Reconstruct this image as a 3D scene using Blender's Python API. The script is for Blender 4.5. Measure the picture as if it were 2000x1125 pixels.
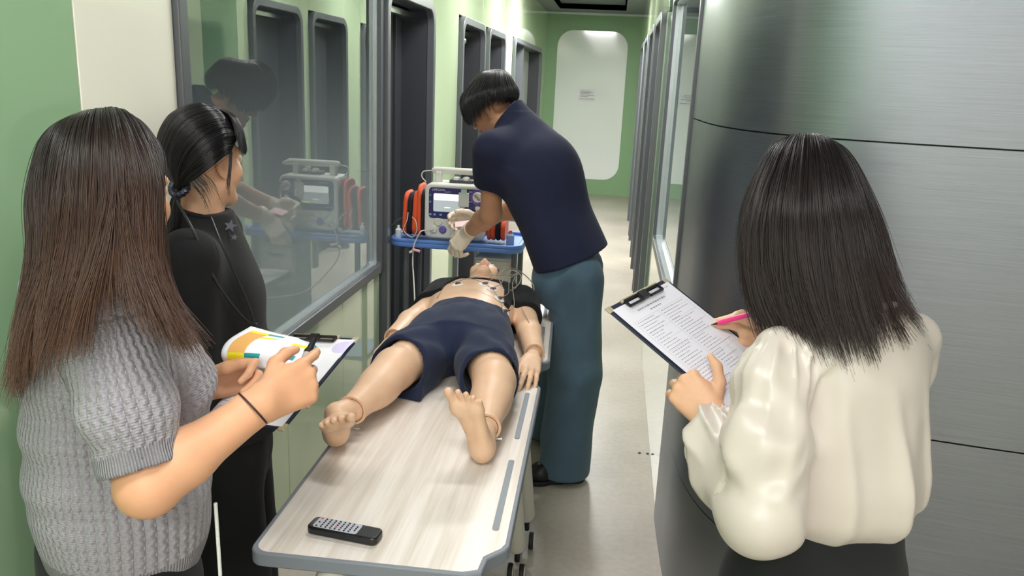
import bpy, bmesh, math, random
import numpy as np
from mathutils import Vector, Matrix

scene = bpy.context.scene
for o in list(bpy.data.objects):
    bpy.data.objects.remove(o)
COL = scene.collection
PI = math.pi

# ------------------------------------------------------------------ camera, light, exposure
cam_data = bpy.data.cameras.new('camera')
cam_data.sensor_fit = 'HORIZONTAL'
cam_data.sensor_width = 36.0
cam_data.lens = 36.0 * 1560.0 / 2000.0
cam_data.clip_start = 0.05
cam_data.clip_end = 60
camera = bpy.data.objects.new('camera', cam_data)
COL.objects.link(camera)
camera.matrix_world = Matrix(((0.990860, -0.074292, 0.112597, 0.000), (0.127553, 0.244322, -0.961268, 0.000), (0.043904, 0.966844, 0.251565, 1.680), (0,0,0,1)))
scene.camera = camera

world = bpy.data.worlds.new('world')
scene.world = world
world.use_nodes = True
world.node_tree.nodes['Background'].inputs[0].default_value = (0.9, 0.95, 1.0, 1)
world.node_tree.nodes['Background'].inputs[1].default_value = 0.15

scene.view_settings.view_transform = 'Standard'
scene.view_settings.look = 'None'
scene.view_settings.gamma = 1.0
scene.view_settings.use_curve_mapping = False
scene.view_settings.exposure = 0.12
LAMP_POWER = 1.0


# ------------------------------------------------------------------ helpers
def srgb(r, g, b):
    def f(c):
        c /= 255.0
        return c / 12.92 if c <= 0.04045 else ((c + 0.055) / 1.055) ** 2.4
    return (f(r), f(g), f(b), 1.0)


def mat(name, col, rough=0.5, metal=0.0, spec=0.5, coat=0.0, emit=None, estr=0.0, sheen=0.0, sss=0.0, bump=None, var=None, aniso=0.0):
    """Principled material. bump=(scale, strength, (sx,sy,sz)) fine relief; var=(scale, amount, (sx,sy,sz)) colour mottling."""
    m = bpy.data.materials.new(name)
    m.use_nodes = True
    nt = m.node_tree
    b = nt.nodes['Principled BSDF']
    if not (isinstance(col, tuple) and len(col) == 4):
        col = srgb(*col)
    b.inputs['Base Color'].default_value = col
    b.inputs['Roughness'].default_value = rough
    b.inputs['Metallic'].default_value = metal
    b.inputs['Specular IOR Level'].default_value = spec
    b.inputs['Coat Weight'].default_value = coat
    b.inputs['Coat Roughness'].default_value = 0.05
    b.inputs['Sheen Weight'].default_value = sheen
    b.inputs['Anisotropic'].default_value = aniso
    if sss:
        b.inputs['Subsurface Weight'].default_value = sss
        b.inputs['Subsurface Radius'].default_value = (0.012, 0.005, 0.003)
        b.inputs['Subsurface Scale'].default_value = 1.0
    if emit:
        b.inputs['Emission Color'].default_value = srgb(*emit)
        b.inputs['Emission Strength'].default_value = estr
    if bump or var:
        tc = nt.nodes.new('ShaderNodeTexCoord')
        def noise(scale, st):
            mp = nt.nodes.new('ShaderNodeMapping')
            mp.inputs['Scale'].default_value = st
            nt.links.new(tc.outputs['Object'], mp.inputs[0])
            n = nt.nodes.new('ShaderNodeTexNoise')
            n.inputs['Scale'].default_value = scale
            n.inputs['Detail'].default_value = 4
            nt.links.new(mp.outputs[0], n.inputs['Vector'])
            return n
        if bump:
            n = noise(bump[0], bump[2] if len(bump) > 2 else (1, 1, 1))
            bp = nt.nodes.new('ShaderNodeBump')
            bp.inputs['Strength'].default_value = bump[1]
            bp.inputs['Distance'].default_value = 0.002
            nt.links.new(n.outputs['Fac'], bp.inputs['Height'])
            nt.links.new(bp.outputs[0], b.inputs['Normal'])
        if var:
            n = noise(var[0], var[2] if len(var) > 2 else (1, 1, 1))
            mx = nt.nodes.new('ShaderNodeMix')
            mx.data_type = 'RGBA'
            a = var[1]
            mx.inputs[6].default_value = tuple(c * (1 - a) for c in col[:3]) + (1,)
            mx.inputs[7].default_value = tuple(min(1, c * (1 + a)) for c in col[:3]) + (1,)
            nt.links.new(n.outputs['Fac'], mx.inputs[0])
            nt.links.new(mx.outputs[2], b.inputs['Base Color'])
    return m


def tag(o, label=None, cat=None, group=None, kind=None):
    if label: o['label'] = label
    if cat: o['category'] = cat
    if group: o['group'] = group
    if kind: o['kind'] = kind
    return o


def empty(name, loc=(0, 0, 0), rz=0.0):
    o = bpy.data.objects.new(name, None)
    o.location = loc
    o.rotation_euler = (0, 0, rz)
    o.empty_display_size = 0.05
    COL.objects.link(o)
    return o


class MB:
    """Collects shapes (world or local coordinates) and links them as one mesh object."""
    def __init__(s):
        s.v = []; s.f = []; s.mi = []; s.m = 0

    def add(s, vs, fs):
        b = len(s.v)
        s.v += [tuple(map(float, p)) for p in vs]
        for f in fs:
            s.f.append([b + i for i in f]); s.mi.append(s.m)
        return s

    def box(s, x0, x1, y0, y1, z0, z1):
        vs = [(x, y, z) for x in (x0, x1) for y in (y0, y1) for z in (z0, z1)]
        return s.add(vs, [(0, 1, 3, 2), (4, 6, 7, 5), (0, 4, 5, 1), (2, 3, 7, 6), (0, 2, 6, 4), (1, 5, 7, 3)])

    def obox(s, c, ex, ey, ez):
        """oriented box: centre and three half-extent vectors"""
        c, ex, ey, ez = map(Vector, (c, ex, ey, ez))
        vs = [c + ex * a + ey * b + ez * d for a in (-1, 1) for b in (-1, 1) for d in (-1, 1)]
        return s.add(vs, [(0, 1, 3, 2), (4, 6, 7, 5), (0, 4, 5, 1), (2, 3, 7, 6), (0, 2, 6, 4), (1, 5, 7, 3)])

    def prism(s, poly, off):
        """closed polygon (3D points) extruded by vector off"""
        n = len(poly); off = Vector(off)
        vs = [Vector(p) for p in poly]; vs = vs + [p + off for p in vs]
        fs = [tuple(range(n))[::-1], tuple(range(n, 2 * n))] + [(i, (i + 1) % n, n + (i + 1) % n, n + i) for i in range(n)]
        return s.add(vs, fs)

    def ring(s, outer, inner, off, gap=False):
        """frame between two loops of the same count, extruded"""
        n = len(outer); off = Vector(off)
        A = [Vector(p) for p in outer]; B = [Vector(p) for p in inner]
        vs = A + B + [p + off for p in A] + [p + off for p in B]
        fs = []
        for i in range(n - 1 if gap else n):
            j = (i + 1) % n
            fs += [(i, j, n + j, n + i), (2 * n + i, 3 * n + i, 3 * n + j, 2 * n + j), (i, 2 * n + i, 2 * n + j, j), (n + i, n + j, 3 * n + j, 3 * n + i)]
        return s.add(vs, fs)

    def tube(s, pts, r, n=8, cap=True):
        pts = [Vector(p) for p in pts]
        rs = r if isinstance(r, (list, tuple)) else [r] * len(pts)
        up = None; vs = []; m = len(pts)
        for i, p in enumerate(pts):
            t = (pts[min(i + 1, m - 1)] - pts[max(i - 1, 0)]).normalized()
            if up is None:
                up = Vector((0, 0, 1)) if abs(t.z) < 0.9 else Vector((1, 0, 0))
            a = (up - t * up.dot(t))
            a = a.normalized() if a.length > 1e-6 else t.orthogonal().normalized()
            up = a; b = t.cross(a)
            for k in range(n):
                th = 2 * PI * k / n
                vs.append(p + (a * math.cos(th) + b * math.sin(th)) * rs[i])
        fs = [(i * n + k, i * n + (k + 1) % n, (i + 1) * n + (k + 1) % n, (i + 1) * n + k) for i in range(m - 1) for k in range(n)]
        if cap:
            fs += [tuple(range(n))[::-1], tuple(range((m - 1) * n, m * n))]
        return s.add(vs, fs)

    def lathe(s, c, ax, prof, n=24):
        """profile [(along, radius)] turned about ax through c"""
        c = Vector(c); ax = Vector(ax).normalized(); a = ax.orthogonal().normalized(); b = ax.cross(a)
        vs = [c + ax * t + (a * math.cos(2 * PI * k / n) + b * math.sin(2 * PI * k / n)) * max(r, 1e-5) for t, r in prof for k in range(n)]
        m = len(prof)
        fs = [(i * n + k, i * n + (k + 1) % n, (i + 1) * n + (k + 1) % n, (i + 1) * n + k) for i in range(m - 1) for k in range(n)]
        fs += [tuple(range(n))[::-1], tuple(range((m - 1) * n, m * n))]
        return s.add(vs, fs)

    def build(s, name, m, parent=None, smooth=False, bevel=0.0, segs=2, recalc=True):
        me = bpy.data.meshes.new(name)
        me.from_pydata(s.v, [], s.f)
        ms = m if isinstance(m, (list, tuple)) else [m]
        for q in ms: me.materials.append(q)
        if len(ms) > 1: me.polygons.foreach_set('material_index', s.mi)
        if recalc:
            bm = bmesh.new(); bm.from_mesh(me)
            bmesh.ops.recalc_face_normals(bm, faces=bm.faces)
            bm.to_mesh(me); bm.free()
        o = bpy.data.objects.new(name, me)
        COL.objects.link(o)
        if parent:
            o.parent = parent
            o.matrix_parent_inverse = parent_matrix(parent).inverted()
        if smooth or bevel:
            me.polygons.foreach_set('use_smooth', [True] * len(me.polygons))
            me.set_sharp_from_angle(angle=math.radians(40))
        if bevel:
            md = o.modifiers.new('bevel', 'BEVEL')
            md.width = bevel; md.segments = segs; md.limit_method = 'ANGLE'; md.angle_limit = math.radians(40)
            md.harden_normals = False
        return o


def parent_matrix(p):
    M = p.matrix_basis.copy()
    if p.parent: M = parent_matrix(p.parent) @ p.matrix_parent_inverse @ M
    return M


def rrect(c0, c1, d0, d1, r, n=6, bottom=True):
    """rounded rectangle in a plane: list of (c,d); bottom=False leaves the two d0 corners square"""
    pts = []
    for (cx, cy, a0, rr) in ((c1 - r, d0 + r, -90, bottom), (c1 - r, d1 - r, 0, True), (c0 + r, d1 - r, 90, True), (c0 + r, d0 + r, 180, bottom)):
        for k in range(n + 1):
            a = math.radians(a0 + 90 * k / n)
            if rr: pts.append((cx + r * math.cos(a), cy + r * math.sin(a)))
            else:
                t = k / n
                ex = c1 if cx > (c0 + c1) / 2 else c0
                pts.append((ex, d0 + (r * t * 1e-3 if a0 == -90 else r * (1 - t) * 1e-3)))
    return pts


# ------------------------------------------------------------------ signed-distance modelling (bodies and clothes)
def nrm(v):
    v = np.asarray(v, float)
    return v / np.linalg.norm(v)


def axis(*segs):
    """axis(a, h, b, h2, c ...): samples from a to b at step h, b to c at step h2"""
    out = []
    for i in range(0, len(segs) - 2, 2):
        a, h, b = segs[i], segs[i + 1], segs[i + 2]
        n = max(1, int(round((b - a) / h)))
        out += list(a + (b - a) * np.arange(n) / n)
    out.append(segs[-1])
    return np.array(out, np.float32)


class SDF:
    def __init__(s, xs, ys, zs):
        s.ax = [np.asarray(a, np.float32) for a in (xs, ys, zs)]
        s.D = np.full([len(a) for a in s.ax], 0.3, np.float32)

    def reg(s, lo, hi):
        sl = []
        for a, l, h in zip(s.ax, lo, hi):
            i0 = max(0, int(np.searchsorted(a, l)) - 1); i1 = min(len(a), int(np.searchsorted(a, h)) + 1)
            if i1 <= i0: return None
            sl.append(slice(i0, i1))
        g = [s.ax[0][sl[0]][:, None, None], s.ax[1][sl[1]][None, :, None], s.ax[2][sl[2]][None, None, :]]
        return tuple(sl), g

    def put(s, f, lo, hi, k=0.0, op='add', m=0.03):
        lo = np.asarray(lo) - (m + k); hi = np.asarray(hi) + (m + k)
        r = s.reg(lo, hi)
        if r is None: return s
        sl, g = r
        d = f(*g).astype(np.float32)
        A = s.D[sl]
        if op == 'add':
            if k > 0:
                h = np.maximum(k - np.abs(A - d), 0) / k
                s.D[sl] = np.minimum(A, d) - h * h * k * 0.25
            else: s.D[sl] = np.minimum(A, d)
        elif op == 'sub':
            d = -d
            if k > 0:
                h = np.maximum(k - np.abs(A - d), 0) / k
                s.D[sl] = np.maximum(A, d) + h * h * k * 0.25
            else: s.D[sl] = np.maximum(A, d)
        return s

    def cone(s, p0, p1, r0, r1, k=0.01, op='add', flat=None):
        """tapered capsule; flat=(direction, factor) squeezes the section along a direction (factor<1 thinner)"""
        p0 = np.asarray(p0, float); p1 = np.asarray(p1, float)
        R = max(r0, r1)
        if flat: R *= max(1.0, flat[1])
        ba = p1 - p0; L2 = max(float(ba @ ba), 1e-12)
        def f(X, Y, Z):
            q = [X - p0[0], Y - p0[1], Z - p0[2]]
            t = np.clip((q[0] * ba[0] + q[1] * ba[1] + q[2] * ba[2]) / L2, 0, 1)
            q = [q[i] - t * ba[i] for i in range(3)]
            d2 = q[0] ** 2 + q[1] ** 2 + q[2] ** 2
            if flat:
                u = nrm(flat[0]); w = q[0] * u[0] + q[1] * u[1] + q[2] * u[2]
                d2 = d2 + w * w * (1 / flat[1] ** 2 - 1)
                return (np.sqrt(np.maximum(d2, 0)) - (r0 + (r1 - r0) * t)) * min(1.0, flat[1] * 1.2)
            return np.sqrt(d2) - (r0 + (r1 - r0) * t)
        return s.put(f, np.minimum(p0, p1) - R, np.maximum(p0, p1) + R, k, op)

    def limb(s, pts, rs, k=0.01, op='add', flat=None):
        for i in range(len(pts) - 1):
            s.cone(pts[i], pts[i + 1], rs[i], rs[i + 1], k, op, flat)
        return s

    def ell(s, c, rad, R=None, k=0.01, op='add'):
        """ellipsoid; R rows = local axes"""
        c = np.asarray(c, float); rad = np.asarray(rad, float)
        R = np.eye(3) if R is None else np.asarray(R, float)
        B = np.abs(R.T) @ rad
        def f(X, Y, Z):
            q = [X - c[0], Y - c[1], Z - c[2]]
            l = [(q[0] * R[i, 0] + q[1] * R[i, 1] + q[2] * R[i, 2]) for i in range(3)]
            k0 = np.sqrt(sum((l[i] / rad[i]) ** 2 for i in range(3)))
            k1 = np.sqrt(sum((l[i] / rad[i] ** 2) ** 2 for i in range(3))) + 1e-9
            return k0 * (k0 - 1) / k1
        return s.put(f, c - B, c + B, k, op)

    def loft(s, o, up, side, prof, k=0.0, op='add', grow=0.0):
        """sections along up: rows (t, side offset, front offset, half side, half front[, exponent])"""
        o = np.asarray(o, float); up = nrm(up); side = np.asarray(side, float)
        side = nrm(side - up * (side @ up)); fr = np.cross(up, side)
        P = np.array([list(r) + [2.0] * (6 - len(r)) for r in prof], float)
        ts = P[:, 0]
        pts = []
        for r in P:
            c = o + up * r[0] + side * r[1] + fr * r[2]
            pts += [c + side * (r[3] + grow) * a + fr * (r[4] + grow) * b for a in (-1, 1) for b in (-1, 1)]
        pts = np.array(pts)
        # smooth interpolation table
        tt = np.linspace(ts[0], ts[-1], 96)
        def herm(col):
            y = P[:, col]; mslope = np.gradient(y, ts) if len(ts) > 2 else np.full(len(ts), (y[-1] - y[0]) / (ts[-1] - ts[0]))
            i = np.clip(np.searchsorted(ts, tt) - 1, 0, len(ts) - 2)
            h = ts[i + 1] - ts[i]; u = (tt - ts[i]) / h
            return ((2 * u**3 - 3 * u**2 + 1) * y[i] + (u**3 - 2 * u**2 + u) * h * mslope[i] + (-2 * u**3 + 3 * u**2) * y[i + 1] + (u**3 - u**2) * h * mslope[i + 1])
        tab = [herm(c) for c in range(1, 6)]
        def f(X, Y, Z):
            q = [X - o[0], Y - o[1], Z - o[2]]
            dt = lambda v: q[0] * v[0] + q[1] * v[1] + q[2] * v[2]
            t = dt(up)
            tc = np.clip(t, ts[0], ts[-1])
            cs, cf, a, b, n = [np.interp(tc, tt, T) for T in tab]
            a = np.maximum(a + grow, 1e-3); b = np.maximum(b + grow, 1e-3)
            u = np.abs(dt(side) - cs) / a; v = np.abs(dt(fr) - cf) / b
            if np.ptp(P[:, 5]) == 0 and P[0, 5] == 2: k0 = np.sqrt(u * u + v * v)
            else: k0 = (np.maximum(u, 1e-6) ** n + np.maximum(v, 1e-6) ** n) ** (1 / n)
            g = np.sqrt((u / a) ** 2 + (v / b) ** 2) + 1e-6
            e = np.sqrt(u * u + v * v) + 1e-6
            d = (k0 - 1) * (e / g)
            return np.maximum(d, np.maximum(ts[0] - t, t - ts[-1]))
        return s.put(f, pts.min(0), pts.max(0), k, op)

    def cut(s, p, n, k=0.0):
        """keep the side where (x-p).n < 0"""
        n = nrm(n)
        d = ((s.ax[0] - p[0]) * n[0])[:, None, None] + ((s.ax[1] - p[1]) * n[1])[None, :, None] + ((s.ax[2] - p[2]) * n[2])[None, None, :]
        s.D = np.maximum(s.D, d.astype(np.float32))
        return s

    def fold(s, f, lim=0.045):
        """adds relief f(x,y,z) near the surface"""
        I = np.nonzero(np.abs(s.D) < lim)
        p = [s.ax[i][I[i]] for i in range(3)]
        s.D[I] += f(*p).astype(np.float32)
        return s

    def join(s, other, k=0.0):
        A, d = s.D, other.D
        if k:
            h = np.maximum(k - np.abs(A - d), 0) / k
            s.D = np.minimum(A, d) - h * h * k * 0.25
        else: s.D = np.minimum(A, d)
        return s

    def minus(s, other, grow=0.0):
        s.D = np.maximum(s.D, -(other.D - grow)); return s

    def mesh(s):
        """surface nets on the rectilinear grid -> verts, quads"""
        D = s.D
        nx, ny, nz = D.shape
        S = D < 0
        cnt = np.zeros((nx - 1, ny - 1, nz - 1), np.int8)
        for dx in (0, 1):
            for dy in (0, 1):
                for dz in (0, 1):
                    cnt += S[dx:nx - 1 + dx, dy:ny - 1 + dy, dz:nz - 1 + dz]
        act = (cnt > 0) & (cnt < 8)
        I, J, K = np.nonzero(act)
        idx = np.full(act.shape, -1, np.int32); idx[I, J, K] = np.arange(len(I))
        acc = np.zeros((len(I), 3)); num = np.zeros(len(I))
        cor = [(a, b, c) for a in (0, 1) for b in (0, 1) for c in (0, 1)]
        val = {c: D[I + c[0], J + c[1], K + c[2]].astype(float) for c in cor}
        for c in cor:
            for ax_ in range(3):
                if c[ax_]: continue
                e = list(c); e[ax_] = 1; e = tuple(e)
                a, b = val[c], val[e]
                m = (a < 0) != (b < 0)
                t = np.where(m, a / np.where(m, a - b, 1), 0)
                pos = np.array(c, float)[None, :].repeat(len(I), 0)
                pos[:, ax_] = t
                acc += np.where(m[:, None], pos, 0); num += m
        loc = acc / num[:, None]
        V = np.stack([np.interp(np.stack([I, J, K])[i] + loc[:, i], np.arange(len(s.ax[i])), s.ax[i]) for i in range(3)], 1)
        Q = []
        for ax_ in range(3):
            sl0 = [slice(None)] * 3; sl1 = [slice(None)] * 3
            sl0[ax_] = slice(0, -1); sl1[ax_] = slice(1, None)
            A = S[tuple(sl0)]; B = S[tuple(sl1)]
            for flip, M in ((False, A & ~B), (True, B & ~A)):
                e = np.stack(np.nonzero(M), 1)
                o1, o2 = [(1, 2), (2, 0), (0, 1)][ax_]
                ok = (e[:, o1] > 0) & (e[:, o2] > 0) & (e[:, o1] < D.shape[o1] - 1) & (e[:, o2] < D.shape[o2] - 1)
                e = e[ok]
                def g(a, b):
                    q = e.copy(); q[:, o1] -= a; q[:, o2] -= b
                    return idx[q[:, 0], q[:, 1], q[:, 2]]
                quad = np.stack([g(1, 1), g(0, 1), g(0, 0), g(1, 0)], 1)
                if flip: quad = quad[:, ::-1]
                Q.append(quad)
        return V, np.concatenate(Q)

    def build(s, name, m, parent=None, smooth_it=1, attrs=None, keep=None):
        V, Q = s.mesh()
        # light tangential smoothing of the net
        for _ in range(smooth_it):
            acc = np.zeros_like(V); n = np.zeros(len(V))
            for a, b in ((0, 1), (1, 2), (2, 3), (3, 0)):
                np.add.at(acc, Q[:, a], V[Q[:, b]]); np.add.at(n, Q[:, a], 1)
                np.add.at(acc, Q[:, b], V[Q[:, a]]); np.add.at(n, Q[:, b], 1)
            V = V * 0.5 + 0.5 * acc / np.maximum(n, 1)[:, None]
        o = raw_mesh(name, V, Q, m, parent)
        if attrs:
            for an, fn in attrs.items():
                val = np.asarray(fn(V), np.float32)
                if val.ndim == 1:
                    at = o.data.attributes.new(an, 'FLOAT', 'POINT'); at.data.foreach_set('value', val)
                else:
                    at = o.data.attributes.new(an, 'FLOAT_VECTOR', 'POINT'); at.data.foreach_set('vector', val.ravel())
        return o


def raw_mesh(name, V, Q, m, parent=None):
    me = bpy.data.meshes.new(name)
    k = Q.shape[1]
    me.vertices.add(len(V)); me.vertices.foreach_set('co', np.asarray(V, np.float32).ravel())
    me.loops.add(Q.size); me.loops.foreach_set('vertex_index', Q.astype(np.int32).ravel())
    me.polygons.add(len(Q))
    me.polygons.foreach_set('loop_start', np.arange(0, Q.size, k, dtype=np.int32))
    me.polygons.foreach_set('loop_total', np.full(len(Q), k, np.int32))
    me.polygons.foreach_set('use_smooth', np.ones(len(Q), bool))
    me.materials.append(m)
    me.update(calc_edges=True)
    o = bpy.data.objects.new(name, me)
    COL.objects.link(o)
    if parent:
        o.parent = parent
        o.matrix_parent_inverse = parent_matrix(parent).inverted()
    return o


def strands(name, paths, radius, m, parent, tip=0.35):
    """hair strands: list of (n,3) arrays -> one Curves object"""
    hc = bpy.data.hair_curves.new(name)
    hc.add_curves([len(p) for p in paths])
    P = np.concatenate(paths).astype(np.float32)
    hc.points.foreach_set('position', P.ravel())
    ra = hc.attributes.get('radius') or hc.attributes.new('radius', 'FLOAT', 'POINT')
    R = np.concatenate([radius * (1 - (1 - tip) * np.linspace(0, 1, len(p)) ** 2) for p in paths]).astype(np.float32)
    ra.data.foreach_set('value', R)
    hc.materials.append(m)
    o = bpy.data.objects.new(name, hc)
    COL.objects.link(o)
    o.parent = parent
    o.matrix_parent_inverse = parent_matrix(parent).inverted()
    o['kind'] = 'stuff'
    return o


def sfold(u, v, seed, n=5, lo=8.0, hi=40.0):
    """sum of warped sines over two coordinates, about -1..1"""
    rng = np.random.default_rng(seed)
    out = 0
    for i in range(n):
        a = rng.uniform(lo, hi); b = rng.uniform(-hi, hi) * 0.5; p = rng.uniform(0, 6.28)
        out = out + np.sin(a * u + b * v + p + 1.3 * np.sin(0.7 * b * u + 0.5 * a * v + 2 * p))
    return out / n

# ------------------------------------------------------------------ the corridor
XL, XR, YB, ZC = -1.12, 0.28, 12.6, 2.7
YF = -2.6      # wall behind the viewer
XE = 2.6       # far right side of the entrance space

def glass_panel_mat(name, col, rough=0.06):
    m = mat(name, col, rough=rough, spec=0.6, coat=0.5)
    return m

M_GREEN = glass_panel_mat('green back painted glass', (154, 190, 150))
M_CREAM = glass_panel_mat('cream back painted glass', (250, 248, 231))
M_PALE = glass_panel_mat('pale green back painted glass', (208, 224, 190))
M_DEEP = glass_panel_mat('deep green back painted glass', (118, 158, 118))
M_ENDG = mat('green painted end wall', (140, 176, 134), rough=0.45)
M_JOINT = mat('dark joint', (70, 74, 70), rough=0.8)
M_FRAME = mat('anthracite metal frame', (98, 101, 106), rough=0.38, metal=0.25, spec=0.5)
M_FRAMED = mat('anthracite metal reveal', (58, 60, 66), rough=0.5, metal=0.2)
M_LEAF = mat('dark grey door leaf', (66, 68, 76), rough=0.45)
M_ALU = mat('pale aluminium bead', (196, 202, 205), rough=0.3, metal=0.7)
M_CEIL = mat('grey ceiling panel', (128, 134, 134), rough=0.6)
M_CEILD = mat('grey ceiling coffer', (112, 117, 120), rough=0.6)
M_WHITE = mat('white painted wall', (228, 228, 222), rough=0.7)
M_BOARD = mat('white glass board', (244, 248, 247), rough=0.08, spec=0.5)
M_PAPER = mat('white paper', (236, 236, 242), rough=0.75)
M_INK = mat('grey print', (120, 120, 128), rough=0.8)
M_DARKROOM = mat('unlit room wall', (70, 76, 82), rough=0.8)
M_CHROME = mat('brushed chrome', (200, 202, 205), rough=0.25, metal=1.0)
M_BLACK = mat('black plastic', (22, 22, 26), rough=0.45)

# floor : screed-look vinyl
M_FLOOR = mat('beige screed floor', (186, 177, 164), rough=0.32, spec=0.4)
nt = M_FLOOR.node_tree
tc = nt.nodes.new('ShaderNodeTexCoord')
def fnoise(sc, det):
    n = nt.nodes.new('ShaderNodeTexNoise'); n.inputs['Scale'].default_value = sc; n.inputs['Detail'].default_value = det
    nt.links.new(tc.outputs['Object'], n.inputs['Vector']); return n
n1, n2 = fnoise(1.6, 6), fnoise(38, 5)
ad = nt.nodes.new('ShaderNodeMath'); ad.operation = 'MULTIPLY_ADD'; ad.inputs[1].default_value = 0.45
nt.links.new(n2.outputs['Fac'], ad.inputs[0]); nt.links.new(n1.outputs['Fac'], ad.inputs[2])
rp = nt.nodes.new('ShaderNodeValToRGB')
rp.color_ramp.elements[0].position = 0.42; rp.color_ramp.elements[0].color = srgb(160, 151, 139)
rp.color_ramp.elements[1].position = 1.0; rp.color_ramp.elements[1].color = srgb(190, 182, 171)
nt.links.new(ad.outputs[0], rp.inputs[0]); nt.links.new(rp.outputs[0], nt.nodes['Principled BSDF'].inputs['Base Color'])
rr = nt.nodes.new('ShaderNodeMapRange'); rr.inputs[3].default_value = 0.24; rr.inputs[4].default_value = 0.44
nt.links.new(n1.outputs['Fac'], rr.inputs[0]); nt.links.new(rr.outputs[0], nt.nodes['Principled BSDF'].inputs['Roughness'])

fl = MB(); fl.box(XL - 1.6, XE + 0.2, YF - 0.2, YB + 0.3, -0.1, 0.0)
tag(fl.build('floor', M_FLOOR), kind='structure')

# ceiling with a recessed coffer at the far end
ce = MB()
cx0, cx1, cy0, cy1 = -0.88, 0.02, 9.2, 12.0
ce.box(XL - 0.2, XE + 0.2, YF - 0.2, cy0, ZC, ZC + 0.1)
ce.box(XL - 0.2, XE + 0.2, cy1, YB + 0.3, ZC, ZC + 0.1)
ce.box(XL - 0.2, cx0, cy0, cy1, ZC, ZC + 0.1)
ce.box(cx1, XE + 0.2, cy0, cy1, ZC, ZC + 0.1)
ceil = tag(ce.build('ceiling', M_CEIL), kind='structure')
co = MB()
co.box(cx0 - .02, cx1 + .02, cy0, cy1, ZC + 0.07, ZC + 0.11)
co.box(cx0 - .02, cx0, cy0, cy1, ZC, ZC + 0.08); co.box(cx1, cx1 + .02, cy0, cy1, ZC, ZC + 0.08)
co.box(cx0, cx1, cy0 - .02, cy0, ZC, ZC + 0.08); co.box(cx0, cx1, cy1, cy1 + .02, ZC, ZC + 0.08)
co.build('coffer', M_CEILD, ceil)
tr = MB(); tr.box(XL, XR, YB - 0.03, YB, ZC - 0.03, ZC); tr.build('cornice', M_ALU, ceil)

# ---- left wall: panels of back painted glass standing 8 mm proud of a dark backing
OPEN_L = [(1.985, 3.80, 0.72, 2.16), (3.815, 4.84, 0.0, 2.10), (5.70, 6.70, 0.0, 2.10), (6.88, 7.90, 0.0, 2.10), (8.62, 11.66, 0.0, 2.12)]
bk = MB()
def tiles(mb, X0, X1, y0, y1, opens, fn):
    """vertical rectangles of the wall stretch y0..y1 left by the openings"""
    y = y0
    for a, b, c, d in opens:
        if b <= y0 or a >= y1: continue
        if a > y: fn(mb, X0, X1, y, a, 0, ZC)
        if c > 0: fn(mb, X0, X1, a, b, 0, c)
        fn(mb, X0, X1, a, b, d, ZC)
        y = b
    if y < y1: fn(mb, X0, X1, y, y1, 0, ZC)
tiles(bk, XL - 0.12, XL - 0.008, YF, YB, OPEN_L, lambda mb, a, b, c, d, e, f: mb.box(a, b, c, d, e, f))
wl = tag(bk.build('wall_left', M_JOINT), kind='structure')
def panel(y0, y1, z0, z1, m, X=XL, par=None, side=1):
    p = MB(); g = 0.0025
    p.box(X - 0.007 * side, X, y0 + g, y1 - g, z0 + g, z1 - g)
    return p.build('panel', m, par, bevel=0.0015, segs=1)
panel(YF, -0.4, 0, ZC, M_GREEN, par=wl); panel(-0.4, 1.60, 0, ZC, M_GREEN, par=wl)
panel(1.60, 1.985, 0, ZC, M_CREAM, par=wl)
panel(1.985, 2.62, 0, .72, M_PALE, par=wl); panel(2.62, 3.24, 0, .72, M_PALE, par=wl); panel(3.24, 3.80, 0, .72, M_PALE, par=wl)
panel(1.985, 3.80, 2.16, ZC, M_PALE, par=wl)
panel(3.815, 4.84, 2.10, ZC, M_PALE, par=wl)
panel(4.84, 5.70, 0, ZC, M_PALE, par=wl)
panel(5.70, 6.70, 2.10, ZC, M_PALE, par=wl); panel(6.70, 6.88, 0, ZC, M_PALE, par=wl)
panel(6.88, 7.90, 2.10, ZC, M_PALE, par=wl); panel(7.90, 8.62, 0, ZC, M_PALE, par=wl)
panel(8.62, 11.66, 2.12, ZC, M_PALE, par=wl); panel(11.66, YB, 0, ZC, M_PALE, par=wl)

def loop(pts, X): return [(X, c, d) for c, d in pts]

def wall_frame(name, mb_parent, y0, y1, z0, z1, w, X, s, r=0.1, bottom=False, proud=0.022, deep=0.11, m=M_FRAME, md=M_FRAMED):
    """rounded frame on a side wall; s=+1 faces +X (left wall), -1 faces -X (right wall)"""
    f = MB()
    o = rrect(y0, y1, z0, z1, r, 8, bottom)
    i = rrect(y0 + w, y1 - w, z0 + (w if bottom else 0), z1 - w, max(r - w * .8, 0.02), 8, bottom)
    f.ring(loop(o, X - 0.008 * s), loop(i, X - 0.008 * s), ((proud + 0.008) * s, 0, 0), not bottom)
    fr = f.build(name, m, mb_parent, bevel=0.004, smooth=True)
    q = MB()
    i2 = rrect(y0 + w, y1 - w, z0 + (w if bottom else 0), z1 - w, max(r - w * .8, 0.02), 8, bottom)
    o2 = rrect(y0 + .004, y1 - .004, z0 + (0.004 if bottom else 0), z1 - .004, r, 8, bottom)
    q.ring(loop(o2, X - deep * s), loop(i2, X - deep * s), ((deep - 0.008) * s, 0, 0), not bottom)
    q.build('reveal', md, mb_parent)
    return fr

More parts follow.
